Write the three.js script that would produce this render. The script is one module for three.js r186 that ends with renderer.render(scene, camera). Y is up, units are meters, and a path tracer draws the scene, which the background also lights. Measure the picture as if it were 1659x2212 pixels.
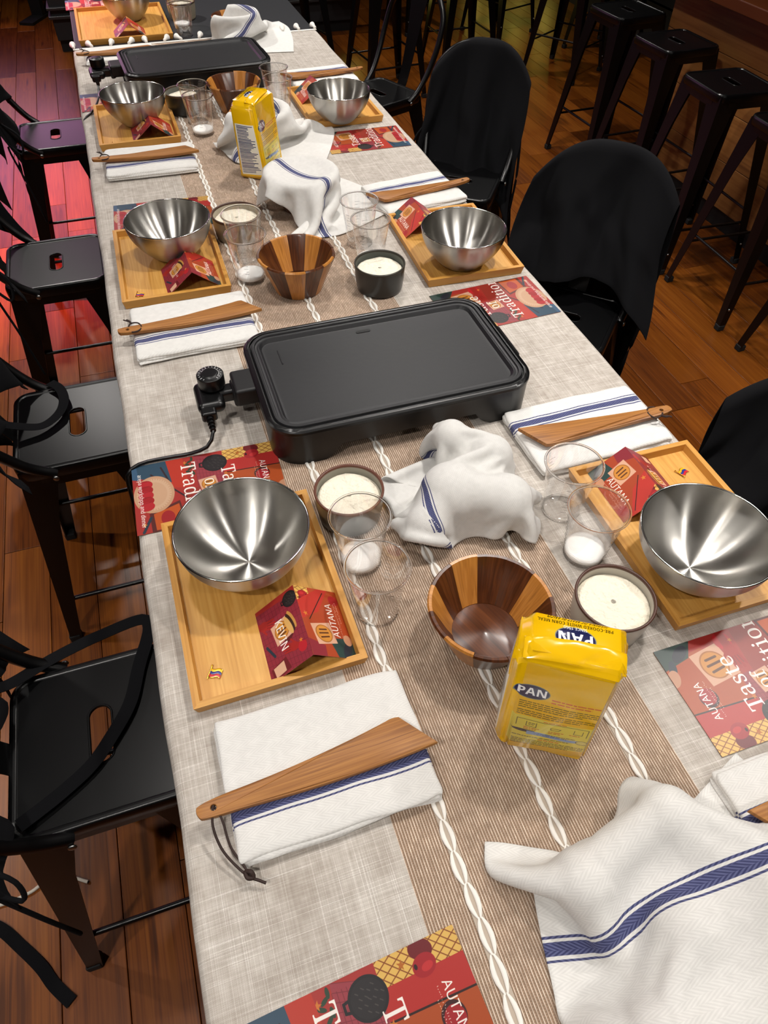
import * as THREE from 'three';
import { RoundedBoxGeometry } from 'three/addons/geometries/RoundedBoxGeometry.js';
import { mergeGeometries, mergeVertices, toCreasedNormals } from 'three/addons/utils/BufferGeometryUtils.js';
import { RectAreaLightUniformsLib } from 'three/addons/lights/RectAreaLightUniformsLib.js';

// ---------------------------------------------------------------- camera, light, exposure
const scene = new THREE.Scene();
scene.background = new THREE.Color(0x000000);
const T = 0.91;                                    // height of the table top (m); the camera stands 0.88 m above it
const F = 1504;                                    // focal length in pixels of the 1659 x 2212 frame
const camera = new THREE.PerspectiveCamera(2 * Math.atan(1106 / F) * 180 / Math.PI, 1659 / 2212, 0.02, 60);
camera.position.set(0, T + 0.88, 0);
camera.rotation.set(-0.85716, -0.33802, 0.018841, 'YXZ');
camera.updateMatrixWorld(true);
const renderer = new THREE.WebGLRenderer({ antialias: true });
renderer.toneMapping = THREE.LinearToneMapping;
renderer.toneMappingExposure = 0.435;
renderer.shadowMap.enabled = true;
RectAreaLightUniformsLib.init();
const CEIL = 3.3, LAMP_Y = 2.75;
// ceiling spotlights: x, z, candela
const LAMPS = [
  [-0.7, 0.2, 18], [-1.8, 0.3, 24], [-0.6, -4.2, 44], [-0.15, -1.15, 9], [0.9, -0.9, 18], [0.9, -2.4, 21], [0.9, -4.1, 14],
  [1.1, 0.9, 15], [1.8, -0.75, 24], [1.9, -3.3, 23], [2.6, -5.6, 20], [-2.2, -2.2, 40], [-0.9, -6.3, 16],
];
const LAMP_COLOR = 0xfffaf4;
const px = (u, v, y) => {                          // photo pixel -> point at height y
  const d = new THREE.Vector3((u - 829.5) / F, -(v - 1106) / F, -1).applyQuaternion(camera.quaternion);
  return camera.position.clone().addScaledVector(d, (y - camera.position.y) / d.y);
};

// ---------------------------------------------------------------- helpers
const V = (x, y, z) => new THREE.Vector3(x, y, z);
const rng = (s) => () => { s |= 0; s = s + 0x6D2B79F5 | 0; let t = Math.imul(s ^ s >>> 15, 1 | s); t = t + Math.imul(t ^ t >>> 7, 61 | t) ^ t; return ((t ^ t >>> 14) >>> 0) / 4294967296; };
const hash = (x, y, s) => { let h = Math.imul(x, 374761393) + Math.imul(y, 668265263) + Math.imul(s, 2246822519) | 0; h = Math.imul(h ^ h >>> 13, 1274126177); return ((h ^ h >>> 16) >>> 0) / 4294967296; };
const sm = (t) => t * t * (3 - 2 * t), lerp = (a, b, t) => a + (b - a) * t, clamp = (x, a, b) => Math.min(b, Math.max(a, x));
function vn(x, y, px_, py_, s) {                   // value noise, periodic
  const i = Math.floor(x), j = Math.floor(y), fx = sm(x - i), fy = sm(y - j), m = (a, p) => ((a % p) + p) % p;
  return lerp(lerp(hash(m(i, px_), m(j, py_), s), hash(m(i + 1, px_), m(j, py_), s), fx), lerp(hash(m(i, px_), m(j + 1, py_), s), hash(m(i + 1, px_), m(j + 1, py_), s), fx), fy);
}
const fbm = (x, y, p, q, s, o = 4) => { let a = 0.5, r = 0, n = 0; for (let k = 0; k < o; k++) { r += a * vn(x, y, p, q, s + k); n += a; a *= 0.5; x *= 2; y *= 2; p *= 2; q *= 2; } return r / n; };
function dataTex(w, h, fn, color = true, rx = 1, ry = 1) {
  const d = new Uint8Array(w * h * 4);
  for (let j = 0; j < h; j++) for (let i = 0; i < w; i++) { const c = fn(i / w, j / h, i, j), k = (j * w + i) * 4; if (typeof c === 'number') d[k] = d[k + 1] = d[k + 2] = clamp(c, 0, 255); else { d[k] = clamp(c[0], 0, 255); d[k + 1] = clamp(c[1], 0, 255); d[k + 2] = clamp(c[2], 0, 255); } d[k + 3] = 255; }
  const t = new THREE.DataTexture(d, w, h, THREE.RGBAFormat); t.magFilter = THREE.LinearFilter; t.minFilter = THREE.LinearMipmapLinearFilter; t.generateMipmaps = true;
  t.wrapS = t.wrapT = THREE.RepeatWrapping; t.repeat.set(rx, ry); if (color) t.colorSpace = THREE.SRGBColorSpace; t.needsUpdate = true; return t;
}
function canvasTex(w, h, draw) {
  const c = document.createElement('canvas'); c.width = w; c.height = h; const g = c.getContext('2d'); draw(g, w, h);
  const t = new THREE.CanvasTexture(c); t.colorSpace = THREE.SRGBColorSpace; t.anisotropy = 8; return t;
}
const M = (o) => new THREE.MeshPhysicalMaterial(o);
const used = {};
const numbered = (n) => { const k = used[n] = (used[n] ?? -1) + 1; return k ? `${n}_${String(k).padStart(3, '0')}` : n; };
const shade = (o) => { o.castShadow = true; o.receiveShadow = true; return o; };
function tag(o, label, category, group, kind) { o.userData = { label, category }; if (group) o.userData.group = group; if (kind) o.userData.kind = kind; return o; }
function thing(name, label, category, [x, y, z] = [0, 0, 0], turn = 0, group) {
  const o = new THREE.Group(); o.name = numbered(name); scene.add(o); o.position.set(x, y, z); o.rotation.y = turn; return tag(o, label, category, group);
}
function part(parent, name, geo, mat, label) { const m = shade(new THREE.Mesh(geo, mat)); m.name = name; if (label) m.userData.label = label; parent.add(m); return m; }
function solo(name, geo, mat, label, category, [x, y, z] = [0, 0, 0], turn = 0, group) {
  const m = shade(new THREE.Mesh(geo, mat)); m.name = numbered(name); scene.add(m); m.position.set(x, y, z); m.rotation.y = turn; return tag(m, label, category, group);
}
function copyOf(o, label, [x, y, z], turn = 0) {
  const c = o.clone(); c.name = numbered(o.name.replace(/_\d{3}$/, '')); c.userData = { ...o.userData, label }; c.position.set(x, y, z); c.rotation.y = turn; scene.add(c); return c;
}
const lathe = (pts, seg = 48, a = 0, b = Math.PI * 2) => new THREE.LatheGeometry(pts.map((p) => new THREE.Vector2(p[0], p[1])), seg, a, b);
const box = (w, h, d, x = 0, y = 0, z = 0) => new THREE.BoxGeometry(w, h, d).translate(x, y, z);
const rbox = (w, h, d, r, x = 0, y = 0, z = 0, s = 3) => new RoundedBoxGeometry(w, h, d, s, r).translate(x, y, z);
const cyl = (r0, r1, h, x = 0, y = 0, z = 0, s = 24) => new THREE.CylinderGeometry(r0, r1, h, s).translate(x, y, z);
const tube = (pts, r, seg = 40, rad = 8, closed = false) => new THREE.TubeGeometry(new THREE.CatmullRomCurve3(pts.map((p) => p.isVector3 ? p : V(...p)), closed, 'centripetal'), seg, r, rad, closed);
const bar = (a, b, r, s = 8) => { const d = b.clone().sub(a), g = new THREE.CylinderGeometry(r, r, d.length(), s); g.applyQuaternion(new THREE.Quaternion().setFromUnitVectors(V(0, 1, 0), d.clone().normalize())); const c = a.clone().add(b).multiplyScalar(0.5); return g.translate(c.x, c.y, c.z); };
const merge = (l) => mergeGeometries(l.map((g) => { const k = g.index ? g.toNonIndexed() : g.clone(); for (const n of Object.keys(k.attributes)) if (!['position', 'normal', 'uv'].includes(n)) k.deleteAttribute(n); k.clearGroups(); return k; }));
function mesh(pos, idx, uv) {
  const g = new THREE.BufferGeometry(); g.setAttribute('position', new THREE.Float32BufferAttribute(pos, 3)); g.setIndex(idx);
  g.setAttribute('uv', new THREE.Float32BufferAttribute(uv ?? new Array(pos.length / 3 * 2).fill(0), 2)); g.computeVertexNormals(); return g;
}
function rrPath(w, d, r, q = 6) {                  // outline of a rounded rectangle in x, z
  const o = []; r = Math.max(0.0004, Math.min(r, w / 2 - 1e-4, d / 2 - 1e-4));
  for (const [sx, sz, a0] of [[1, 1, 0], [-1, 1, 1], [-1, -1, 2], [1, -1, 3]]) for (let k = 0; k <= q; k++) { const a = (a0 + k / q) * Math.PI / 2; o.push([sx * (w / 2 - r) + Math.cos(a) * r, sz * (d / 2 - r) + Math.sin(a) * r]); }
  return o;
}
function sweepRR(w, d, r, prof, cap = true, q = 6) { // profile [inset, y] swept round a rounded rectangle
  const pos = [], uv = [], idx = [], n = 4 * (q + 1);
  prof.forEach(([i, y]) => { for (const [x, z] of rrPath(w - 2 * i, d - 2 * i, r - i, q)) { pos.push(x, y, z); uv.push(x, z); } });
  for (let k = 0; k < prof.length - 1; k++) for (let j = 0; j < n; j++) { const a = k * n + j, b = k * n + (j + 1) % n; idx.push(a, a + n, b, b, a + n, b + n); }
  if (cap) { const c = pos.length / 3, l = (prof.length - 1) * n; pos.push(0, prof[prof.length - 1][1], 0); uv.push(0, 0); for (let j = 0; j < n; j++) idx.push(l + j, c, l + (j + 1) % n); }
  return toCreasedNormals(mesh(pos, idx, uv), 0.6);
}
function loft(A, B) {                              // flat-sided bar between two outlines
  const pos = [], idx = [], n = A.length; for (const p of [...A, ...B]) pos.push(p.x, p.y, p.z);
  for (let j = 0; j < n; j++) { const k = (j + 1) % n; idx.push(j, n + j, k, k, n + j, n + k); }
  const g = mesh(pos, idx).toNonIndexed(); g.computeVertexNormals(); return g;
}
function gridShell(P, nu, nv, th, su, sv) {        // a sheet of nu x nv points with thickness
  const top = mesh(P.flatMap((p) => [p.x, p.y, p.z]), (() => { const i = []; for (let a = 0; a < nu - 1; a++) for (let b = 0; b < nv - 1; b++) { const k = a * nv + b; i.push(k, k + 1, k + nv, k + 1, k + nv + 1, k + nv); } return i; })());
  const nr = top.attributes.normal, N = nu * nv, pos = [], uv = [], idx = [...top.index.array];
  for (let s = 0; s < 2; s++) for (let k = 0; k < N; k++) { const f = s ? -th / 2 : th / 2; pos.push(P[k].x + nr.getX(k) * f, P[k].y + nr.getY(k) * f, P[k].z + nr.getZ(k) * f); uv.push(Math.floor(k / nv) / (nu - 1) * su, (k % nv) / (nv - 1) * sv); }
  for (let k = 0; k < top.index.count; k += 3) { const t = top.index.array; idx.push(t[k] + N, t[k + 2] + N, t[k + 1] + N); }
  const e = []; for (let b = 0; b < nv; b++) e.push(b); for (let a = 1; a < nu; a++) e.push(a * nv + nv - 1); for (let b = nv - 2; b >= 0; b--) e.push((nu - 1) * nv + b); for (let a = nu - 2; a > 0; a--) e.push(a * nv);
  for (let k = 0; k < e.length; k++) { const a = e[k], b = e[(k + 1) % e.length]; idx.push(a, a + N, b, b, a + N, b + N); }
  return mesh(pos, idx, uv);
}
function planarUV(g, ax = 0, az = 2, sx = 1, sz = 1, ox = 0, oz = 0) { const p = g.attributes.position, u = new Float32Array(p.count * 2); for (let k = 0; k < p.count; k++) { u[2 * k] = p.getComponent(k, ax) * sx + ox; u[2 * k + 1] = p.getComponent(k, az) * sz + oz; } g.setAttribute('uv', new THREE.BufferAttribute(u, 2)); return g; }
function rrShape(w, h, r) { const s = new THREE.Shape(), x = -w / 2, y = -h / 2; s.moveTo(x + r, y); s.lineTo(x + w - r, y); s.absarc(x + w - r, y + r, r, -Math.PI / 2, 0); s.lineTo(x + w, y + h - r); s.absarc(x + w - r, y + h - r, r, 0, Math.PI / 2); s.lineTo(x + r, y + h); s.absarc(x + r, y + h - r, r, Math.PI / 2, Math.PI); s.lineTo(x, y + r); s.absarc(x + r, y + r, r, Math.PI, 1.5 * Math.PI); return s; }
const ext = (shape, depth, bev = 0, seg = 2, cs = 12) => new THREE.ExtrudeGeometry(shape, { depth, bevelEnabled: bev > 0, bevelThickness: bev, bevelSize: bev, bevelOffset: -bev, bevelSegments: seg, curveSegments: cs });

// ---------------------------------------------------------------- surface textures
function woodTex(w, h, seed, c0, c1, c2, opt = {}) { // grain runs along v
  const { fx = 7, fy = 2, fine = 60, ring = 9, knots = 0 } = opt;
  return dataTex(w, h, (u, v) => {
    const wv = fbm(u * fx, v * fy, fx, fy, seed, 4), g = fbm(u * fine, v * 3, fine, 3, seed + 7, 3);
    let k = 0.5 + 0.5 * Math.sin((u * ring + wv * 5) * 6.283); k = 0.35 * k + 0.65 * wv;
    let t = clamp(0.2 + 0.75 * k + (g - 0.5) * 0.55, 0, 1); if (knots) { const q = fbm(u * 4, v * 4, 4, 4, seed + 31, 3); if (q > 0.68) t -= (q - 0.68) * knots; }
    t = clamp(t, 0, 1); const a = t < 0.5 ? c0 : c1, b = t < 0.5 ? c1 : c2, f = t < 0.5 ? t * 2 : t * 2 - 1;
    return [lerp(a[0], b[0], f), lerp(a[1], b[1], f), lerp(a[2], b[2], f)];
  });
}
const rnd0 = rng(11);
const slub = (n, count, seed) => { const r = rng(seed), o = []; for (let k = 0; k < count; k++) o.push([Math.floor(r() * n), r(), 0.04 + r() * 0.35, 0.3 + r() * 0.7]); const m = Array.from({ length: n }, () => []); for (const q of o) m[q[0]].push(q); return m; };
function linenField(seed) {
  const N = 1024, R = slub(N, 620, seed), C = slub(N, 620, seed + 1);
  const at = (l, t) => { let s = 0; for (const q of l) { let d = t - q[1]; d -= Math.floor(d); if (d < q[2]) s += q[3] * Math.sin(d / q[2] * Math.PI); } return s; };
  return (u, v, i, j) => {
    const th = 0.5 * (hash(i >> 1, 3, seed) + hash(j >> 1, 5, seed)), wv = ((i >> 1) + (j >> 1)) & 1 ? 1 : 0;
    const s = Math.min(1, 0.55 * at(R[j], u) + 0.55 * at(C[i], v)), n = fbm(u * 40, v * 40, 40, 40, seed + 4, 3), b = fbm(u * 6, v * 6, 6, 6, seed + 9, 3);
    return clamp(0.2 + 0.22 * th + 0.1 * wv + 0.75 * s + 0.32 * (n - 0.5) + 0.2 * (b - 0.5), 0, 1);
  };
}
const lf = linenField(5), ramp = (a, b) => (t) => [lerp(a[0], b[0], t), lerp(a[1], b[1], t), lerp(a[2], b[2], t)];
const linenRamp = ramp([142, 131, 120], [240, 236, 230]);
const linenMap = dataTex(1024, 1024, (u, v, i, j) => linenRamp(lf(u, v, i, j)));
const linenBump = dataTex(1024, 1024, (u, v, i, j) => 255 * lf(u, v, i, j), false);
const ribField = (u, v, i, j) => {                 // 32 ribs along v, each with a pale thread beside a beaded brown cord
  const k = Math.floor(u * 32), f = u * 32 - k, t = hash(k, 1, 3), bead = 0.5 + 0.5 * Math.sin((v * 44 + t * 7 + (k & 1) * 0.5) * 6.283);
  const pale = Math.exp(-Math.pow((f - 0.28) / 0.2, 2)) * (0.5 + 0.8 * fbm(k * 1.7, v * 16, 512, 16, 8, 2)), cord = Math.exp(-Math.pow((f - 0.74) / 0.2, 2)) * (0.3 + 0.5 * bead);
  return [pale, cord, hash(i >> 2, j >> 2, 9)];
};
const ribMap = dataTex(512, 512, (u, v, i, j) => { const [p, c, n] = ribField(u, v, i, j), q = 0.94 + 0.12 * fbm(u * 8, v * 8, 8, 8, 21, 3); return [(112 + 118 * p + 62 * c + 12 * n) * q, (90 + 122 * p + 55 * c + 10 * n) * q, (72 + 122 * p + 48 * c + 10 * n) * q]; });
const ribBump = dataTex(512, 512, (u, v, i, j) => { const [p, c] = ribField(u, v, i, j); return 60 + 130 * p + 90 * c; }, false);
const stripeAt = (x) => {                          // the blue stripe group of a tea towel, x in metres from its middle
  const a = Math.abs(x); return a < 0.0062 ? 1 : (a > 0.0095 && a < 0.0118 ? 1 : 0);
};
const TOWEL = 0.44;
const towelMap = dataTex(1024, 512, (u, v, i, j) => {
  const x = (u - 0.34) * TOWEL, h = ((i >> 4) & 1) ? (i + j) & 7 : (i - j) & 7, hb = (h < 4 ? 5 : -4), n = 10 * (fbm(u * 60, v * 60, 60, 60, 3, 2) - 0.5);
  if (stripeAt(x)) { const k = h < 4 ? 26 : -14; return [74 + k + n, 78 + k + n, 118 + k + n]; }
  return [232 + hb + n, 230 + hb + n, 226 + hb + n];
});
const towelBump = dataTex(512, 512, (u, v, i, j) => { const h = ((i >> 3) & 1) ? (i + j) & 3 : (i - j) & 3; return (h < 2 ? 190 : 90) + 50 * (fbm(u * 50, v * 50, 50, 50, 2, 2) - 0.5); }, false);
towelBump.repeat.set(6, 6);
const bambooMap = woodTex(512, 512, 41, [172, 116, 46], [202, 148, 70], [220, 170, 94], { fx: 16, fy: 1, fine: 110, ring: 3 });
const railMap = woodTex(256, 512, 47, [168, 110, 40], [196, 140, 62], [214, 162, 84], { fx: 10, fy: 1, fine: 60, ring: 3 });
const acaciaDark = woodTex(256, 256, 51, [38, 18, 7], [76, 38, 15], [108, 60, 27], { fx: 4, fy: 1, ring: 3 });
const acaciaLight = woodTex(256, 256, 53, [146, 92, 36], [188, 124, 54], [212, 150, 76], { fx: 4, fy: 1, ring: 3 });
const teakMap = woodTex(256, 512, 57, [84, 46, 18], [146, 93, 40], [180, 124, 60], { fx: 6, fy: 1, ring: 3, fine: 80 });
const floorMaps = [61, 67, 71, 73].map((s, k) => woodTex(256, 1024, s, [[70, 39, 14], [82, 46, 17], [58, 31, 12], [92, 54, 22]][k], [[116, 70, 28], [130, 80, 33], [98, 57, 23], [138, 88, 40]][k], [[142, 92, 42], [154, 103, 49], [122, 77, 35], [162, 112, 58]][k], { fx: 4, fy: 2, ring: 3, knots: 3, fine: 48 }));
const barMap = woodTex(512, 512, 83, [104, 62, 28], [146, 94, 46], [168, 114, 60], { fx: 5, fy: 2, ring: 4 });
const speck = dataTex(256, 256, (u, v, i, j) => 110 + 110 * hash(i, j, 5) * hash(i >> 1, j >> 1, 6) + 40 * (fbm(u * 8, v * 8, 8, 8, 4) - 0.5), false);
const grit = dataTex(256, 256, (u, v) => 255 * fbm(u * 24, v * 24, 24, 24, 15, 5), false);
const streak = dataTex(512, 64, (u, v, i, j) => 128 + 90 * (hash(i, 1, 12) - 0.5) + 40 * (hash(i >> 2, 2, 12) - 0.5), false);

// ---------------------------------------------------------------- materials
const mat = {
  linen: M({ map: linenMap, bumpMap: linenBump, bumpScale: 0.0012, roughness: 0.95 }),
  rib: M({ map: ribMap, bumpMap: ribBump, bumpScale: 0.0016, roughness: 0.95 }),
  thread: M({ color: 0xe9e5de, roughness: 0.85 }),
  ribbon: M({ color: 0xb3a596, roughness: 0.95 }),
  towel: M({ map: towelMap, bumpMap: towelBump, bumpScale: 0.0006, roughness: 0.95, sheen: 0.2 }),
  bamboo: M({ map: bambooMap, roughness: 0.42 }), rail: M({ map: railMap, roughness: 0.45 }),
  steel: M({ color: 0xc4c1bb, metalness: 1, roughness: 0.31, anisotropy: 1, anisotropyRotation: Math.PI / 2 }),
  steelRim: M({ color: 0xc9c7c2, metalness: 1, roughness: 0.16 }),
  acD: M({ map: acaciaDark, roughness: 0.3, clearcoat: 0.35, clearcoatRoughness: 0.2 }), acL: M({ map: acaciaLight, roughness: 0.3, clearcoat: 0.35, clearcoatRoughness: 0.2 }),
  teak: M({ map: teakMap, roughness: 0.5 }), leather: M({ color: 0x2a1710, roughness: 0.7 }),
  plastic: M({ color: 0x050506, roughness: 0.34 }), plasticMatte: M({ color: 0x0d0d0e, roughness: 0.5 }),
  plate: M({ color: 0x232325, roughness: 0.45, metalness: 0.2, bumpMap: speck, bumpScale: 0.0003 }),
  print: M({ color: 0xb9b9b9, roughness: 0.6 }),
  metal: M({ color: 0x040405, roughness: 0.32, specularIntensity: 0.85 }),
  chrome: M({ color: 0x9a9a98, metalness: 1, roughness: 0.3 }), rubber: M({ color: 0x0a0a0a, roughness: 0.8 }),
  apron: M({ color: 0x09090c, roughness: 0.95, specularIntensity: 0.4 }),
  clear: M({ color: 0xffffff, transmission: 1, thickness: 0, roughness: 0.03, ior: 1.85 }),
  clearRim: M({ color: 0xffffff, transmission: 1, thickness: 0.003, roughness: 0.03, ior: 1.5 }),
  mark: M({ color: 0x55524e, roughness: 0.7 }), salt: M({ color: 0xfcfbf8, roughness: 0.9, bumpMap: grit, bumpScale: 0.0008 }),
  flour: M({ color: 0xeee6d3, roughness: 1, bumpMap: grit, bumpScale: 0.004 }),
  gold: M({ color: 0xd9a63a, metalness: 1, roughness: 0.22 }),
  blackTop: M({ color: 0x26272a, roughness: 0.5 }), black: M({ color: 0x0b0b0c, roughness: 0.6 }),
  wall: M({ color: 0x2a2624, roughness: 0.9 }), ceiling: M({ color: 0x5a5552, roughness: 0.95 }),
  whiteCord: M({ color: 0xcfc6b8, roughness: 0.6 }),
};
// ---------------------------------------------------------------- the room
function struct(name, geo, m, label) { const o = shade(new THREE.Mesh(geo, m)); o.name = name; o.userData = { kind: 'structure', label, category: name.split('_')[0] }; scene.add(o); return o; }
{
  const floor = new THREE.Group(); floor.name = 'floor'; floor.userData = { kind: 'structure', label: 'oak plank floor running along the table', category: 'floor' }; scene.add(floor);
  part(floor, 'subfloor', box(9.2, 0.1, 13.4, 0.4, -0.068, -3.4), M({ color: 0x1a0f08, roughness: 0.9 }));
  const fm = []; for (let k = 0; k < 4; k++) for (let q = 0; q < 2; q++) { const t = floorMaps[k].clone(); t.offset.set(0.13 * q + 0.21 * k, 0.37 * q + 0.2 * k); t.needsUpdate = true; fm.push(M({ map: t, roughness: q ? 0.3 : 0.35, specularIntensity: 0.7, bumpMap: t, bumpScale: 0.0004, color: q ? 0xd2b47e : 0xe8c88e })); }
  const W = 0.136, r = rng(77), L = [1.05, 1.25, 1.5], geos = L.map((l) => rbox(W - 0.0016, 0.018, l - 0.002, 0.0015, 0, 0, 0, 1)), all = [];
  for (let i = -29; i < 31; i++) { let z = 2.6 - r() * 1.4; while (z > -9.9) { const k = Math.floor(r() * 3); all.push({ x: (i + 0.35) * W, z: z - L[k] / 2, k, m: Math.floor(r() * 8), d: 0 }); z -= L[k]; } }
  const seen = (p) => { const q = V(p.x, 0, p.z).project(camera); return Math.abs(q.x) < 1.15 && Math.abs(q.y) < 1.15 && q.z < 1; };
  for (const p of all) { const ends = [-0.5, 0, 0.5].map((f) => seen({ x: p.x, z: p.z + f * L[p.k] })); const hid = p.x > -0.1 && p.x < 0.8 && p.z > -4; p.d = Math.hypot(p.x, p.z) + (ends.some(Boolean) && !hid ? 0 : 100); }
  all.sort((a, b) => a.d - b.d);
  all.slice(0, 295).forEach((p) => { const m = part(floor, 'plank', geos[p.k], fm[p.m]); m.position.set(p.x, -0.009, p.z); });
  for (let q = 0; q < 2; q++) { const g = merge(all.slice(295).filter((p) => (p.m & 1) === q).map((p) => geos[p.k].clone().translate(p.x, -0.009, p.z))), o = part(floor, 'plank_field', g, fm[q * 3]); o.userData.kind = 'stuff'; }
  struct('ceiling', box(9.2, 0.2, 13.4, 0.4, CEIL + 0.1, -3.4), mat.ceiling, 'dark grey ceiling');
  struct('wall_left', box(0.2, CEIL, 13.4, -4.3, CEIL / 2, -3.4), mat.wall, 'dark wall on the pink-lit side');
  struct('wall_right', box(0.2, CEIL, 13.4, 5.1, CEIL / 2, -3.4), mat.wall, 'dark wall behind the bar');
  struct('wall_back', box(9.2, CEIL, 0.2, 0.4, CEIL / 2, -10.2), mat.wall, 'dark wall beyond the far tables');
  struct('wall_front', box(9.2, CEIL, 0.2, 0.4, CEIL / 2, 3.4), mat.wall, 'dark wall behind the photographer');
}
// ceiling spotlights: each is a can with a glowing face and a light of the same size under it
{
  const can = lathe([[0.0, 0.2], [0.06, 0.2], [0.07, 0.19], [0.07, 0], [0.064, 0], [0.062, 0.012], [0, 0.012]], 24), face = new THREE.CircleGeometry(0.06, 24).rotateX(Math.PI / 2);
  const glow = new THREE.MeshStandardMaterial({ color: 0x000000, emissive: LAMP_COLOR, emissiveIntensity: 30 });
  LAMPS.forEach(([x, z, cd], i) => {
    const o = thing('ceiling_spotlight', 'black ceiling can spotlight hanging on a stem above the room', 'lamp', [x, LAMP_Y, z], 0, 'ceiling spotlights');
    part(o, 'lamp_housing', can, mat.black); part(o, 'stem', cyl(0.008, 0.008, CEIL - LAMP_Y - 0.2, 0, 0.2 + (CEIL - LAMP_Y - 0.2) / 2, 0, 8), mat.black);
    const f = part(o, 'lens', face, glow); f.position.y = 0.004; f.castShadow = false;
    const l = new THREE.SpotLight(LAMP_COLOR, cd, 0, 1.15, 0.7, 2); l.position.set(0, -0.004, 0); l.target.position.set(0, -2, 0); l.castShadow = true; l.shadow.radius = 3; l.shadow.mapSize.set(1024, 1024); o.add(l, l.target);
  });
}
// the pink screen far off on the left, whose glow lies on the floor and the seats
{
  const o = thing('led_screen', 'large glowing pink display on a black stand by the dark wall', 'screen', [-1.35, 0, -8.1], -0.45);
  part(o, 'frame', rbox(2.7, 1.55, 0.08, 0.01, 0, 1.5, -0.045), mat.black); for (const q of [-0.9, 0.9]) part(o, 'stand', merge([box(0.1, 0.75, 0.06, q, 0.375, -0.05), box(0.12, 0.02, 0.5, q, 0.01, -0.05)]), mat.black);
  const face = part(o, 'display', new THREE.PlaneGeometry(2.6, 1.45), new THREE.MeshStandardMaterial({ color: 0, emissive: 0xe3a6d8, emissiveIntensity: 6 })); face.position.set(0, 1.5, 0.002);
  const l = new THREE.RectAreaLight(0xe670b0, 1.2, 2.6, 1.45); l.position.set(0, 1.5, 0.01); l.rotation.y = Math.PI; o.add(l);
}
{ // pink ceiling wash over the seats on the left
  const o = thing('pink_spotlight', 'pink coloured stage spotlight under the ceiling', 'lamp', [-2.0, 2.7, -3.9]);
  part(o, 'lamp_housing', lathe([[0, 0.2], [0.07, 0.2], [0.08, 0.19], [0.08, 0], [0.072, 0], [0.07, 0.012], [0, 0.012]], 24), mat.black); part(o, 'stem', cyl(0.008, 0.008, CEIL - 2.9, 0, 0.2 + (CEIL - 2.9) / 2, 0, 8), mat.black);
  part(o, 'lens', new THREE.CircleGeometry(0.07, 24).rotateX(Math.PI / 2), new THREE.MeshStandardMaterial({ color: 0, emissive: 0xff3c74, emissiveIntensity: 20 })).position.y = 0.004;
  const l = new THREE.SpotLight(0xff3c74, 330, 0, 0.5, 0.8, 2); l.position.set(0, -0.004, 0); l.target.position.set(1.25, -2.7, -0.1); l.castShadow = true; l.shadow.radius = 3.5; o.add(l, l.target);
}
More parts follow.
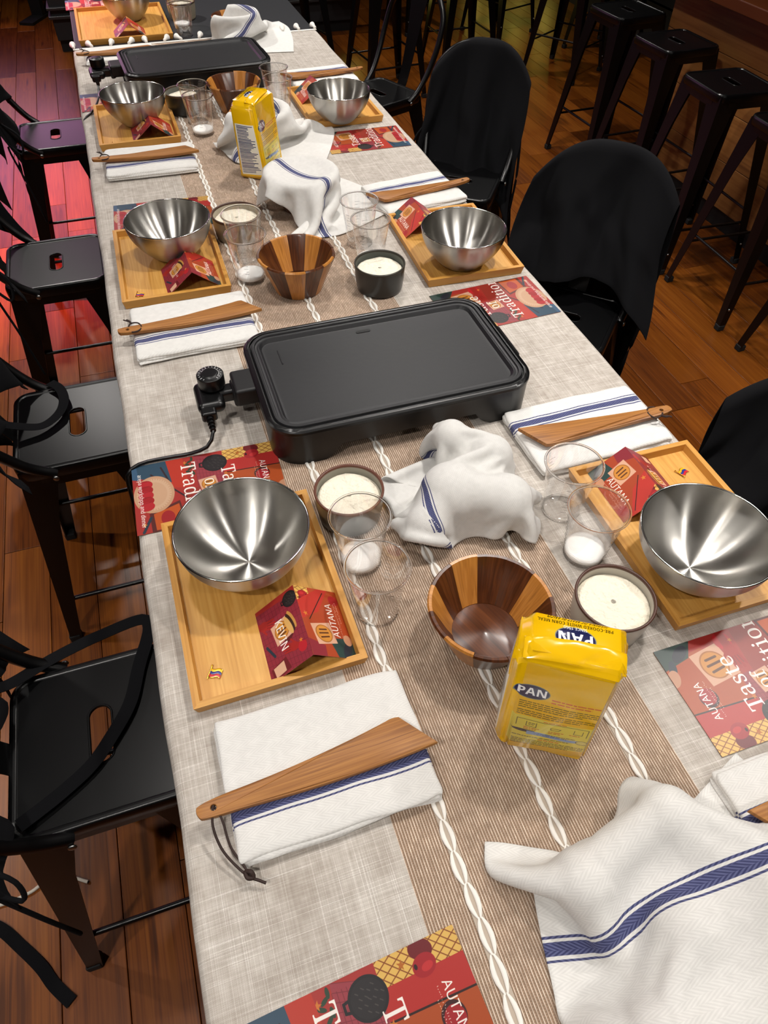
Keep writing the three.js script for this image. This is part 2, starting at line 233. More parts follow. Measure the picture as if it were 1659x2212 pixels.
// ---------------------------------------------------------------- table and cloth
const XL = -0.139, XR = 0.83, ZF = -3.33, ZN = 0.34;
{
  const t = thing('dining_table', 'long black counter-height table, its far end bare', 'table', [0, 0, 0]);
  part(t, 'table_top', rbox(XR - XL - 0.012, 0.035, 5.0, 0.004, (XL + XR) / 2, T - 0.0205, -2.14), mat.blackTop);
  part(t, 'apron_frame', merge([box(0.03, 0.07, 4.6, XL + 0.1, T - 0.073, -2.14), box(0.03, 0.07, 4.6, XR - 0.1, T - 0.073, -2.14)]), mat.black);
  for (const z of [0.1, -2.14, -4.35]) for (const x of [XL + 0.1, XR - 0.1]) part(t, 'leg', box(0.06, T - 0.1, 0.06, x, (T - 0.1) / 2, z), mat.black);
}
const BR = [0.163, 0.291, 0.424], TL = 0.104, TR = 0.481;
{
  const c = thing('tablecloth', 'linen tablecloth with a tan ribbed centre band and white braids', 'tablecloth');
  const y = T - 0.0006, len = ZN - ZF;
  const strip = (x0, x1, m, edge) => {            // flat band, its outer edge rolled over the table edge
    const pts = []; if (edge < 0) { pts.push([XL - 0.002, y - 0.12], [XL - 0.004, y - 0.02], [XL - 0.001, y - 0.007], [XL + 0.005, y - 0.0015], [XL + 0.012, y]); } else pts.push([x0, y]);
    const a = pts[pts.length - 1][0], b = edge > 0 ? XR - 0.012 : x1; for (let k = 1; k <= 8; k++) pts.push([lerp(a, b, k / 8), y]);
    if (edge > 0) pts.push([XR - 0.005, y - 0.0015], [XR + 0.001, y - 0.007], [XR + 0.004, y - 0.02], [XR + 0.002, y - 0.12]);
    const nz = 60, P = []; let s = 0; const S = pts.map((p, k) => (s += k ? Math.hypot(p[0] - pts[k - 1][0], p[1] - pts[k - 1][1]) : 0));
    const pos = [], uv = [], idx = [];
    for (let i = 0; i <= nz; i++) pts.forEach((p, k) => { const z = lerp(ZF, ZN, i / nz), hang = clamp((y - p[1]) / 0.12, 0, 1); pos.push(p[0] + (edge ? edge * (0.004 * Math.sin(z * 9 + 1) + 0.003 * Math.sin(z * 23)) * (hang > 0 ? hang + 0.25 : 0) : 0), p[1], z); uv.push((x0 + S[k]) * 2, z * 2); });
    for (let i = 0; i < nz; i++) for (let k = 0; k < pts.length - 1; k++) { const q = i * pts.length + k; idx.push(q, q + pts.length, q + 1, q + 1, q + pts.length, q + pts.length + 1); }
    return mesh(pos, idx, uv);
  };
  part(c, 'side_band', strip(XL, TL, mat.linen, -1), mat.linen); part(c, 'side_band', strip(TR, XR, mat.linen, 1), mat.linen);
  const g = strip(TL, TR, mat.rib, 0), u = g.attributes.uv; for (let k = 0; k < u.count; k++) u.setXY(k, u.getX(k) * 4.4, u.getY(k) * 4.4); part(c, 'centre_band', g, mat.rib, 'tan ribbed centre band');
  for (const x of BR) part(c, 'braid_backing', box(0.013, 0.0008, len, x, T - 0.0002, (ZN + ZF) / 2), mat.ribbon);
  const leafOf = (s) => { const g = new THREE.SphereGeometry(1, 10, 8).rotateX(Math.PI / 2).scale(0.003, 0.0019, 0.0195), p = g.attributes.position; for (let k = 0; k < p.count; k++) p.setX(k, p.getX(k) + s * (0.0012 + 0.0042 * (1 - (p.getZ(k) / 0.0195) ** 2))); g.computeVertexNormals(); return g.translate(0, 0.001, 0); }, pair = merge([leafOf(-1), leafOf(1)]);
  const st = []; for (const x of BR) for (let z = 0.3; z > ZF + 0.03; z -= 0.0365) st.push([x + 0.0016 * Math.sin(z * 43), z]);
  st.sort((a, b) => b[1] - a[1]); st.slice(0, 280).forEach(([x, z]) => part(c, 'braid_stitch', pair, mat.thread).position.set(x, T, z));
  if (st.length > 280) part(c, 'braid_stitches', merge(st.slice(280).map(([x, z]) => pair.clone().translate(x, T, z))), mat.thread).userData.kind = 'stuff';
  const tas = lathe([[0, 0], [0.005, 0.002], [0.0065, 0.008], [0.004, 0.013], [0.006, 0.018], [0.012, 0.042], [0.008, 0.046], [0, 0.045]], 10).rotateX(-Math.PI / 2);
  for (let k = 0; k < 15; k++) { const m = part(c, 'tassel', tas, mat.thread); m.position.set(lerp(XL + 0.004, XR - 0.004, k / 14), T + 0.006, ZF + 0.004); m.rotation.y = (hash(k, 3, 9) - 0.5) * 0.8; }
  part(c, 'hem', rbox(XR - XL, 0.003, 0.012, 0.001, (XL + XR) / 2, T + 0.0005, ZF + 0.004), mat.thread);
}
// ---------------------------------------------------------------- printed matter
const blob = (g, pts, c) => { g.fillStyle = c; g.beginPath(); pts.forEach((p, k) => (k ? g.lineTo(p[0], p[1]) : g.moveTo(p[0], p[1]))); g.closePath(); g.fill(); };
const ell = (g, x, y, a, b, c, r = 0) => { g.fillStyle = c; g.beginPath(); g.ellipse(x, y, a, b, r, 0, 7); g.fill(); };
const lines = (g, c, w, l) => { g.strokeStyle = c; g.lineWidth = w; for (const s of l) { g.beginPath(); s.forEach((p, k) => (k ? g.lineTo(p[0], p[1]) : g.moveTo(p[0], p[1]))); g.stroke(); } };
function gridCloth(g, x, y, w, h) { g.save(); g.beginPath(); g.rect(x, y, w, h); g.clip(); g.fillStyle = '#e3b65c'; g.fillRect(x, y, w, h); for (let k = -h; k < w + h; k += 44) lines(g, '#8a4a1c', 5, [[[x + k, y], [x + k + h * 0.6, y + h]], [[x + k, y + h], [x + k + h * 0.9, y]]]); g.restore(); }
function arepa(g, x, y, r) { blob(g, [[x - r * 1.3, y - r], [x + r, y - r * 1.3], [x + r * 1.35, y + r], [x - r, y + r * 1.3]], '#d9a78a'); ell(g, x, y, r, r * 0.95, '#a9641f'); ell(g, x, y, r * 0.9, r * 0.85, '#cf8a35'); g.lineCap = 'round'; lines(g, '#5c2f12', r * 0.17, [[[x - r * 0.45, y - r * 0.4], [x - r * 0.3, y + r * 0.5]], [[x, y - r * 0.5], [x + r * 0.12, y + r * 0.5]], [[x + r * 0.42, y - r * 0.4], [x + r * 0.5, y + r * 0.4]]]); }
function hand(g, x, y, s, a) { g.save(); g.translate(x, y); g.rotate(a); g.fillStyle = '#a32420'; g.beginPath(); g.ellipse(0, 0, s * 0.6, s * 0.5, 0, 0, 7); g.fill(); g.fillRect(-s * 1.6, -s * 0.32, s * 1.5, s * 0.64); g.lineCap = 'round'; lines(g, '#a32420', s * 0.2, [[[0.3 * s, -0.35 * s], [1.1 * s, -0.5 * s]], [[0.4 * s, -0.12 * s], [1.3 * s, -0.2 * s]], [[0.4 * s, 0.1 * s], [1.3 * s, 0.1 * s]], [[0.35 * s, 0.3 * s], [1.1 * s, 0.4 * s]], [[-0.1 * s, 0.4 * s], [0.4 * s, 0.8 * s]]]); lines(g, '#5e1412', s * 0.04, [[[0.4 * s, -0.22 * s], [1.0 * s, -0.34 * s]], [[0.4 * s, 0], [1.1 * s, -0.04 * s]], [[0.4 * s, 0.2 * s], [1.0 * s, 0.26 * s]]]); g.restore(); }
function star(g, x, y, r, c) { const p = []; for (let k = 0; k < 10; k++) { const q = k & 1 ? r * 0.4 : r, a = k * Math.PI / 5 - 1.57; p.push([x + q * Math.cos(a), y + q * Math.sin(a)]); } blob(g, p, c); }
function onion(g, x, y, r) { ell(g, x - r * 0.6, y, r * 0.75, r, '#6e1018', 0.3); ell(g, x + r * 0.5, y + r * 0.1, r * 0.8, r, '#a3161f', -0.2); ell(g, x + r * 0.65, y - r * 0.1, r * 0.3, r * 0.5, '#c22a2c', -0.2); ell(g, x + r * 0.4, y + r * 0.8, r * 0.2, r * 0.14, '#2a0a0e'); }
function pot(g, x, y, r) { ell(g, x, y, r, r * 1.05, '#1d1a1c'); ell(g, x, y, r * 0.86, r * 0.9, '#262224'); g.lineCap = 'round'; lines(g, '#4a4442', r * 0.05, Array.from({ length: 16 }, (_, k) => { const a = k * 2.4, q = r * 0.75 * Math.sqrt(k / 16); return [[x + q * Math.cos(a), y + q * Math.sin(a)], [x + q * Math.cos(a) + r * 0.1, y + q * Math.sin(a) - r * 0.12]]; })); lines(g, '#1d1a1c', r * 0.14, [[[x - r * 0.25, y + r], [x - r * 0.2, y + r * 1.25], [x + r * 0.2, y + r * 1.25], [x + r * 0.25, y + r]]]); }
const squiggle = (g, x, y, w, h) => { g.lineCap = 'round'; lines(g, '#f3d9c8', 2.6, Array.from({ length: Math.floor(w / 11) }, (_, k) => [[x + k * 11, y + h * hash(k, 1, 4)], [x + k * 11 + 5 * hash(k, 3, 4), y + h * (0.4 + 0.6 * hash(k, 2, 4))]])); };
const leafletTex = canvasTex(704, 1120, (g, w, h) => {
  g.fillStyle = '#a8302a'; g.fillRect(0, 0, w, h);
  blob(g, [[250, 0], [600, 0], [640, 300], [470, 440], [240, 470]], '#ad4a1a'); blob(g, [[110, 0], [256, 0], [246, 430], [90, 430]], '#b52a24'); lines(g, '#2a1210', 9, [[[262, 0], [246, 440]]]);
  gridCloth(g, 0, 0, 116, 420); onion(g, 70, 190, 60); star(g, 60, 300, 24, '#b5651f');
  blob(g, [[w, 0], [w, 260], [600, 190], [560, 0]], '#1f3a34'); ell(g, 640, 150, 74, 36, '#1c2330', 1.0); ell(g, 560, 50, 60, 26, '#22303c', 0.4); ell(g, 500, 20, 60, 40, '#c08a6a', 0.5);
  ell(g, 330, 150, 62, 60, '#3a1416'); ell(g, 340, 148, 54, 52, '#a31c22');
  blob(g, [[60, 440], [400, 420], [420, 640], [0, 640]], '#9a3a44'); for (let k = 0; k < 9; k++) lines(g, '#7a2830', 3, [[[60 + k * 34, 440], [k * 40, 640]], [[40, 450 + k * 24], [400, 430 + k * 26]]]);
  arepa(g, 510, 320, 96); pot(g, 120, 490, 92); star(g, 255, 420, 22, '#c8742a');
  ell(g, 640, 470, 62, 60, '#c3202a'); hand(g, 560, 480, 90, Math.PI); star(g, 630, 520, 18, '#e08a3a');
  blob(g, [[330, 520], [w, 560], [w, 780], [360, 760]], '#963026'); arepa(g, 330, 560, 58);
  for (let k = 0; k < 7; k++) { ell(g, 30 + k * 26, 660 + (k % 3) * 22, 24, 10, '#2c4230', k); } star(g, 60, 720, 24, '#d0782c');
  blob(g, [[0, 730], [330, 700], [300, 830], [0, 870]], '#bb3524'); blob(g, [[0, 860], [240, 830], [120, h], [0, h]], '#2f4a5e'); lines(g, '#33222a', 14, [[[60, 900], [330, 820]], [[120, 980], [420, 740]]]);
  blob(g, [[440, 790], [w, 760], [w, 1010], [520, 1020]], '#5a2320'); blob(g, [[470, 800], [690, 780], [690, 980], [530, 990]], '#c0541f'); ell(g, 590, 890, 70, 50, '#a01f22');
  ell(g, 330, 970, 190, 150, '#c79a78'); ell(g, 330, 970, 165, 128, '#d3ac8c'); ell(g, 330, 970, 125, 95, '#cda382'); for (let k = 0; k < 40; k++) { const a = k * 0.157; lines(g, '#b07d58', 3, [[[330 + 150 * Math.cos(a), 970 + 115 * Math.sin(a)], [330 + 162 * Math.cos(a), 970 + 126 * Math.sin(a)]]]); }
  for (let k = 0; k < 5; k++) { ell(g, 220 + k * 56, 1030, 46, 56, k & 1 ? '#a3191f' : '#b5222a'); lines(g, '#7c1218', 4, [[[180 + k * 56, 1000], [190 + k * 56, 1070]]]); }
  lines(g, '#2a3744', 22, [[[560, 1010], [690, 1070]]]); star(g, 620, 1060, 22, '#d8872f'); blob(g, [[0, 1085], [160, 1070], [140, h], [0, h]], '#3a5a78');
  g.fillStyle = '#fbf4ec'; g.textAlign = 'left'; g.font = '66px sans-serif'; g.fillText('AUTANA', 190, 150); squiggle(g, 200, 168, 250, 12); squiggle(g, 250, 188, 150, 12);
  g.font = '150px serif'; g.fillText('Taste', 170, 450); g.font = '130px serif'; g.fillText('of', 270, 590); g.font = '158px serif'; g.fillText('Tradition', 60, 750);
  g.font = '44px sans-serif'; g.fillText('arepa workshop and dinner', 96, 1080);
});
const cardNameTex = (name) => canvasTex(590, 380, (g, w, h) => {
  g.fillStyle = '#8e2a38'; g.fillRect(0, 0, w, h); for (let k = 0; k < 14; k++) lines(g, '#6e1d2a', 3, [[[k * 50, 0], [k * 44 - 20, h]], [[0, k * 34], [w, k * 30]]]);
  blob(g, [[0, 0], [60, 0], [30, h], [0, h]], '#a32a26'); pot(g, 80, 60, 62); hand(g, 150, 330, 78, -1.2); ell(g, 300, 130, 90, 50, '#5c1c1e', 0.5); arepa(g, 270, 190, 70);
  for (let k = 0; k < 3; k++) ell(g, 240 + k * 14, 88 + k * 18, 82, 22, ['#c78f46', '#3a2118', '#d9a860'][k], -0.25);
  hand(g, 440, 130, 70, 1.9); ell(g, 480, 60, 40, 38, '#b81f2a'); blob(g, [[470, 215], [570, 190], [w, 350], [500, 360]], '#6a1a20'); blob(g, [[486, 240], [566, 236], [576, 330], [500, 340]], '#d9ab8c'); star(g, 430, 60, 20, '#d9792a'); lines(g, '#22303e', 20, [[[320, 350], [420, 300]]]);
  g.strokeStyle = g.fillStyle = '#f6eee6';
  if (name) { g.font = '92px sans-serif'; g.textAlign = 'center'; g.fillText(name, 300, 235); }
  else { g.lineCap = 'round'; lines(g, '#f0e6de', 7, Array.from({ length: 9 }, (_, k) => [[160 + k * 32, 170 + (k * 37 % 22)], [172 + k * 30, 226 - (k * 29 % 26)]])); }
});
const cardLogoTex = canvasTex(590, 380, (g, w, h) => {
  g.fillStyle = '#a8401c'; g.fillRect(0, 0, w, h); gridCloth(g, 420, 0, 170, 120); onion(g, 500, 60, 44); blob(g, [[300, 0], [460, 0], [w, 210], [w, 300], [380, 160]], '#bb2f24'); lines(g, '#2a1210', 7, [[[300, 60], [560, 250]]]);
  blob(g, [[0, 220], [150, 180], [170, h], [0, h]], '#26423f'); ell(g, 70, 320, 80, 34, '#1f2935', 0.5); ell(g, 150, 345, 46, 36, '#c58f6e'); blob(g, [[0, 0], [140, 0], [90, 130], [0, 120]], '#8a2430'); arepa(g, 190, 150, 74); star(g, 350, 40, 24, '#cf7a2a'); ell(g, 500, 330, 46, 44, '#a11c22');
  g.fillStyle = '#f8f0e8'; g.font = '78px sans-serif'; g.fillText('AUTANA', 170, 290); squiggle(g, 180, 306, 300, 15); squiggle(g, 300, 330, 190, 15);
});
const leafletMat = M({ map: leafletTex, roughness: 0.38, color: 0xe0e0e0 }), leafletGeo = box(0.16, 0.0009, 0.252, 0, 0.00045, 0);
const logoMat = M({ map: cardLogoTex, roughness: 0.45 }), nameMats = [M({ map: cardNameTex('KEVIN'), roughness: 0.45 }), M({ map: cardNameTex(''), roughness: 0.45 })];
const side = { L: 'pink-lit side', R: 'bar side' }, row = { 0: 'under the draped towel end', 1: 'farthest from bare black end', 2: 'middle of table', 3: 'nearest bare black end', 4: 'on bare black end' };
[['L', 0, 0.012, -0.035, 0.07], ['L', 1, -0.014, -0.868, -0.03], ['R', 1, 0.66, -0.268, 0], ['L', 2, 0.03, -1.878, -0.06], ['R', 2, 0.688, -1.232, 0.05], ['L', 3, -0.012, -2.745, 0], ['R', 3, 0.684, -2.19, -0.03], ['L', 4, -0.02, -3.96, 0]].forEach(([s, r, x, z, a]) =>
  solo('printed_leaflet', leafletGeo, leafletMat, r === 0 ? 'red illustrated leaflet lying on bare linen away from any tray' : `red illustrated food leaflet, ${side[s]}, ${row[r]}`, 'leaflet', [x, T + 0.0002, z], (s === 'L' ? -1 : 1) * Math.PI / 2 + a, 'illustrated leaflets'));
// ---------------------------------------------------------------- trays, bowls, cards, pins
function tray(w, d, label, pos, turn) {
  const o = thing('serving_tray', label, 'tray', pos, turn, 'bamboo serving trays'), t = 0.0095, h = 0.02;
  const uvb = planarUV(rbox(w - 0.012, 0.006, d - 0.012, 0.001, 0, 0.004, 0, 1), 0, 2, 3, 3); part(o, 'tray_base', uvb, mat.bamboo);
  for (let k = 0; k < 4; k++) {
    const L = k & 1 ? d : w, D = (k & 1 ? w : d) / 2, i = 0.004; // mitred rail leaning outwards a little
    const A = [V(-L / 2 + i, 0, D - i), V(-L / 2, h, D), V(-L / 2 + t, h, D - t), V(-L / 2 + t + i, 0, D - t - i)], B = A.map((p) => V(-p.x, p.y, p.z));
    const g = loft(A, B); planarUV(g, 2, 0, 8, 2.2, 0.3 * k, 0.2 * k);
    part(o, 'rail', g, mat.rail).rotation.y = k * Math.PI / 2;
  }
  return o;
}
const bowlProto = (() => {
  const R = 0.0985, H = 0.089, o = [], i = [];
  for (let k = 0; k <= 22; k++) { const a = k / 22, y = 0.0015 + a * (H - 0.0015), r = 0.043 + (R - 0.043) * Math.pow(Math.sin(a * Math.PI / 2), 0.85); o.push([r, y]); }
  for (let k = 0; k <= 30; k++) { const a = k / 30, q = 1 - a; const y = 0.003 + (H - 0.003) * Math.pow(q, 1.0), r = (0.041 + (R - 0.0025 - 0.041) * Math.pow(Math.sin(q * Math.PI / 2), 0.85)); i.push([r, y]); }
  for (let k = 1; k <= 14; k++) { const a = k / 14; i.push([0.041 * (1 - a) + 0.00001, 0.003 + 0.0004 * a]); }
  const fillet = []; for (const p of i) fillet.push(p); // round the turn between wall and floor
  for (let pass = 0; pass < 30; pass++) for (let k = 20; k < fillet.length - 1; k++) fillet[k] = [(fillet[k - 1][0] + 2 * fillet[k][0] + fillet[k + 1][0]) / 4, (fillet[k - 1][1] + 2 * fillet[k][1] + fillet[k + 1][1]) / 4];
  return { inner: lathe(fillet, 96), outer: lathe([[0, 0], [0.038, 0], [0.0425, 0.0008], ...o], 96), rim: new THREE.TorusGeometry(R - 0.0008, 0.0018, 10, 96).rotateX(Math.PI / 2).translate(0, H, 0) };
})();
function steelBowl(label, pos) { const o = thing('mixing_bowl', label, 'bowl', pos, 0, 'steel mixing bowls'); part(o, 'bowl_outside', bowlProto.outer, mat.steel); part(o, 'bowl_inside', bowlProto.inner, mat.steel); part(o, 'rim', bowlProto.rim, mat.steelRim); return o; }
const cardPanel = box(0.118, 0.0006, 0.0765, 0, 0, 0.03825).rotateX(0.66).translate(0, 0.0471, 0);
function nameCard(label, pos, turn, n = 1) { const o = thing('name_card', label, 'card', pos, turn, 'folded name cards'); part(o, 'name_panel', cardPanel, nameMats[n], 'panel with a white handwritten-style name'); part(o, 'logo_panel', cardPanel.clone().rotateY(Math.PI), logoMat, 'panel with white capital lettering'); return o; }
const flagMats = [M({ color: 0xf0b318, roughness: 0.3, metalness: 0.2 }), M({ color: 0x23307e, roughness: 0.3 }), M({ color: 0xc01f2b, roughness: 0.3 })];
function flagPin(label, [x, y, z], turn) {
  const o = thing('flag_pin', label, 'pin', [x, y, z], turn, 'flag lapel pins');
  const wave = (a, b, off, th) => { const P = []; for (let i = 0; i < 9; i++) for (const v of [a, b]) P.push(V(-0.009 + i * 0.00235, 0.0026 + off, v + 0.0016 * Math.sin(i * 0.85))); return gridShell(P, 9, 2, th, 1, 1); };
  part(o, 'backing', wave(-0.0078, 0.0078, -0.0006, 0.001), mat.gold); [[-0.007, -0.0026], [-0.0022, 0.0022], [0.0026, 0.007]].forEach(([a, b], k) => part(o, 'flag_band', wave(a, b, 0, 0.0006), flagMats[k]));
  part(o, 'pole', merge([bar(V(-0.0098, 0.0026, -0.011), V(-0.0098, 0.0026, 0.0125), 0.0009, 8), new THREE.SphereGeometry(0.0017, 8, 6).translate(-0.0098, 0.0026, -0.0118)]), mat.gold); part(o, 'clasp', cyl(0.004, 0.004, 0.002, 0, 0.001, 0, 12), mat.gold);
  o.scale.setScalar(0.85); return o;
}
const ty = T + 0.0006, tb = T + 0.0078;
const places = [['L', 1, 0.020, -0.623, 0.008, 0.018, -0.677], ['R', 1, 0.702, -0.531, -0.007, 0.665, -0.455], ['L', 2, 0.016, -1.620, -0.012, 0.032, -1.651], ['R', 2, 0.693, -1.499, -0.036, 0.678, -1.408], ['L', 3, 0.021, -2.492, 0, 0.031, -2.497], ['R', 3, 0.664, -2.474, 0, 0.647, -2.343]];
for (const [s, r, x, z, a, bx, bz] of places) {
  tray(0.24, 0.334, `bamboo tray, ${side[s]}, ${row[r]}`, [x, ty, z], a); steelBowl(`brushed steel bowl on bamboo tray, ${side[s]}, ${row[r]}`, [bx, tb, bz]);
}
tray(0.362, 0.47, 'larger bamboo tray on the bare black table end', [0.07, T - 0.0028, -3.604], 0); steelBowl('brushed steel bowl on larger bamboo tray at black table end', [0.108, T + 0.0045, -3.655]);
nameCard('red folded name card with clear capital letters on a bamboo tray', [0.068, tb, -0.524], -Math.PI / 2, 0); nameCard(`red folded name card, ${side.R}, ${row[1]}`, [0.678, tb, -0.628], Math.PI / 2); nameCard(`red folded name card, ${side.L}, ${row[2]}`, [0.053, tb, -1.531], -Math.PI / 2 + 0.03);
nameCard(`red folded name card, ${side.R}, ${row[2]}`, [0.646, tb, -1.612], Math.PI / 2); nameCard(`red folded name card, ${side.L}, ${row[3]}`, [0.061, tb, -2.403], -Math.PI / 2); nameCard(`red folded name card, ${side.R}, ${row[3]}`, [0.625, tb, -2.566], Math.PI / 2); nameCard('red folded name card on the larger bamboo tray', [0.088, T + 0.0045, -3.452], -Math.PI / 2);
[['L', 1, -0.063, -0.505, -0.5], ['R', 1, 0.778, -0.638, 0.4], ['L', 2, -0.066, -1.493, -0.3], ['L', 3, -0.051, -2.356, 0.2]].forEach(([s, r, x, z, a]) => flagPin(`gold flag pin with yellow blue red bands, ${side[s]}, ${row[r]}`, [x, tb, z], a)); flagPin('gold flag pin on the larger bamboo tray', [-0.06, T + 0.0045, -3.40], 0.1);

// ---------------------------------------------------------------- flour ramekins, cups, wooden bowls
function ramekin(label, pos, R, H, body, rimC, inC) {
  const o = thing('ramekin', label, 'ramekin', pos, 0, 'flour ramekins'), r = R, mb = M({ color: body, roughness: 0.35, clearcoat: 0.25 }), mr = M({ color: rimC, roughness: 0.4 }), mi = M({ color: inC, roughness: 0.35 });
  part(o, 'body', lathe([[0, 0.001], [r * 0.8, 0], [r * 0.86, 0.002], [r * 0.91, 0.008], [r * 0.965, H * 0.55], [r * 0.985, H - 0.006], [r * 0.985, H - 0.002]], 56), mb); part(o, 'rim', lathe([[r * 0.985, H - 0.005], [r, H - 0.002], [r * 0.995, H], [r * 0.95, H + 0.0008], [r * 0.925, H - 0.0015], [r * 0.922, H - 0.004]], 56), mr, 'unglazed brown rim');
  part(o, 'inside', lathe([[r * 0.925, H - 0.003], [r * 0.915, H * 0.5], [r * 0.88, 0.012], [0, 0.008]], 56), mi);
  const n = 40, pos2 = [0, 0, 0], idx = [], uv = [0.5, 0.5], rr = r * 0.912, sd = Math.floor(pos[2] * 100); pos2[1] = H * 0.78 + 0.006 * (fbm(50, 50, 1000, 1000, sd, 3) - 0.5);
  for (let i = 1; i <= 14; i++) for (let k = 0; k < n; k++) { const q = i / 14 * rr, a = k / n * 6.2832, x = q * Math.cos(a), z = q * Math.sin(a); pos2.push(x, H * 0.78 + (i < 14 ? 0.006 * (fbm(x * 60 + 50, z * 60 + 50, 1000, 1000, sd, 3) - 0.5) : -0.003) - 0.002 * (i / 14) ** 3, z); uv.push(x * 8, z * 8); }
  for (let k = 0; k < n; k++) idx.push(0, 1 + (k + 1) % n, 1 + k); for (let i = 0; i < 13; i++) for (let k = 0; k < n; k++) { const a = 1 + i * n + k, b = 1 + i * n + (k + 1) % n; idx.push(a, b, a + n, b, b + n, a + n); }
  part(o, 'flour', mesh(pos2, idx, uv), mat.flour, 'pale cornmeal filling'); return o;
}
ramekin('grey-green ramekin of flour with brown rim behind an empty clear cup', [0.197, T, -0.731], 0.0565, 0.063, 0x4c4a42, 0x5e3526, 0x8d8a7e);
ramekin('pale grey ramekin of flour with brown rim behind upright yellow bag', [0.496, T, -0.417], 0.0575, 0.063, 0xa9a49c, 0x4a2c20, 0xb5b0a6);
ramekin('very dark green ramekin of flour next to a segmented wooden bowl', [0.462, T, -1.375], 0.058, 0.063, 0x161a1a, 0x2e2a22, 0x3c423e);
ramekin('cream and brown ramekin of flour behind clear cups', [0.198, T, -1.709], 0.0605, 0.06, 0x8d8372, 0x43291c, 0xa89f8e);
ramekin('dark grey ramekin of flour beside segmented bowl by the black-end griddle', [0.186, T, -2.575], 0.058, 0.063, 0x232524, 0x4a3a2c, 0x5a5c56);
ramekin('beige ramekin of flour on the bare black table end', [0.325, T - 0.003, -3.64], 0.06, 0.063, 0x8f8470, 0x4b3424, 0xa89d88);
const cupGeo = lathe([[0.0005, 0.006], [0.026, 0.005], [0.0295, 0.0], [0.031, 0.001], [0.0318, 0.008], [0.036, 0.05], [0.0435, 0.106], [0.0452, 0.1085], [0.0444, 0.109], [0.0427, 0.1064], [0.0352, 0.05], [0.031, 0.0085], [0.0302, 0.0065], [0.0005, 0.0072]], 56), cupRim = new THREE.TorusGeometry(0.0456, 0.0018, 8, 56).rotateX(Math.PI / 2).translate(0, 0.1085, 0), cupFoot = new THREE.TorusGeometry(0.0302, 0.0016, 8, 48).rotateX(Math.PI / 2).translate(0, 0.0018, 0);
const cupMarks = (() => { const l = []; for (let k = 0; k < 9; k++) for (const [a0, ln] of [[0.35, k % 2 ? 0.18 : 0.3], [2.6, k % 2 ? 0.14 : 0.26]]) { const y = 0.03 + k * 0.007, r = 0.0322 + (y - 0.008) * 0.112; l.push(new THREE.TorusGeometry(r + 0.0006, 0.00028, 4, 8, ln).rotateX(Math.PI / 2).rotateY(a0).translate(0, y, 0)); } return merge(l); })();
function cup(label, pos, turn, salt) {
  const o = thing('measuring_cup', label, 'cup', pos, turn, 'clear measuring cups'); part(o, 'cup_wall', cupGeo, mat.clear); part(o, 'rim', cupRim, mat.clearRim); part(o, 'foot_ring', cupFoot, mat.clearRim); part(o, 'measuring_marks', cupMarks, mat.mark);
  if (salt) part(o, 'salt', lathe([[0, 0.0185], [0.018, 0.018], [0.026, 0.017], [0.0314, 0.0155], [0.0308, 0.0085], [0.0255, 0.0065], [0, 0.0068]], 40), mat.salt, 'white salt in the bottom'); return o;
}
[['L', 1, 0.186, -0.634, 1, 0.2], ['L', 1, 0.182, -0.540, 0, 0.6], ['R', 1, 0.538, -0.634, 0, 1.7], ['R', 1, 0.527, -0.5385, 1, 2.6], ['L', 2, 0.196, -1.6, 0, 0.4], ['L', 2, 0.187, -1.502, 1, 1.9], ['R', 2, 0.479, -1.584, 0, 1.2], ['R', 2, 0.476, -1.486, 1, 1.4], ['L', 3, 0.213, -2.478, 0, 0], ['L', 3, 0.215, -2.38, 1, 2], ['R', 3, 0.489, -2.561, 0, 1], ['R', 3, 0.48, -2.463, 1, 2.2]].forEach(([s, r, x, z, q, a]) =>
  cup(`clear plastic measuring cup ${q ? 'with white salt' : 'that is empty'}, ${side[s]}, ${row[r]}`, [x, T, z], a, q));
cup('clear measuring cup with white salt on bare black table end', [0.305, T - 0.003, -3.52], 0.5, 1); cup('empty clear measuring cup on bare black table end', [0.3, T - 0.003, -3.40], 0.2, 0);
const WB = { R: 0.0875, H: 0.085, rb: 0.052, n: 12 };
const woodBowlParts = (() => {
  const st = [], { R, H, rb, n } = WB;
  for (let k = 0; k < n; k++) {
    const dh = 0.004 * (hash(k, 7, 3) - 0.5), a0 = k / n * 6.2832, prof = [[rb - 0.006, 0.012], [rb, 0], [rb + 0.002, 0.0005], [rb + (R - rb) * 0.45, H * 0.42], [R, H - 0.003 + dh], [R - 0.002, H + dh], [R - 0.006, H + dh - 0.0005], [R - 0.0085, H - 0.004 + dh], [rb + (R - rb) * 0.4 - 0.008, H * 0.4], [rb - 0.004, 0.014]];
    const g = lathe(prof, 5, a0 + 0.002, 6.2832 / n - 0.004), u = g.attributes.uv, p = g.attributes.position; for (let q = 0; q < u.count; q++) u.setXY(q, Math.atan2(p.getX(q), p.getZ(q)) * 1.1 + k * 0.37, p.getY(q) * 8 + k * 0.2); st.push(toCreasedNormals(g, 0.5));
  }
  return { st, base: planarUV(lathe([[0, 0.001], [rb - 0.001, 0.001], [rb - 0.003, 0.0135], [0, 0.0125]], 48), 0, 2, 9, 3) };
})();
function woodBowl(label, pos, turn) { const o = thing('wooden_bowl', label, 'bowl', pos, turn, 'segmented wooden bowls'); woodBowlParts.st.forEach((g, k) => part(o, 'stave', g, [mat.acL, mat.acD, mat.acL, mat.acD, mat.acD, mat.acL, mat.acD, mat.acL, mat.acD, mat.acL, mat.acD, mat.acD][k])); part(o, 'bowl_floor', woodBowlParts.base, mat.acD); return o; }
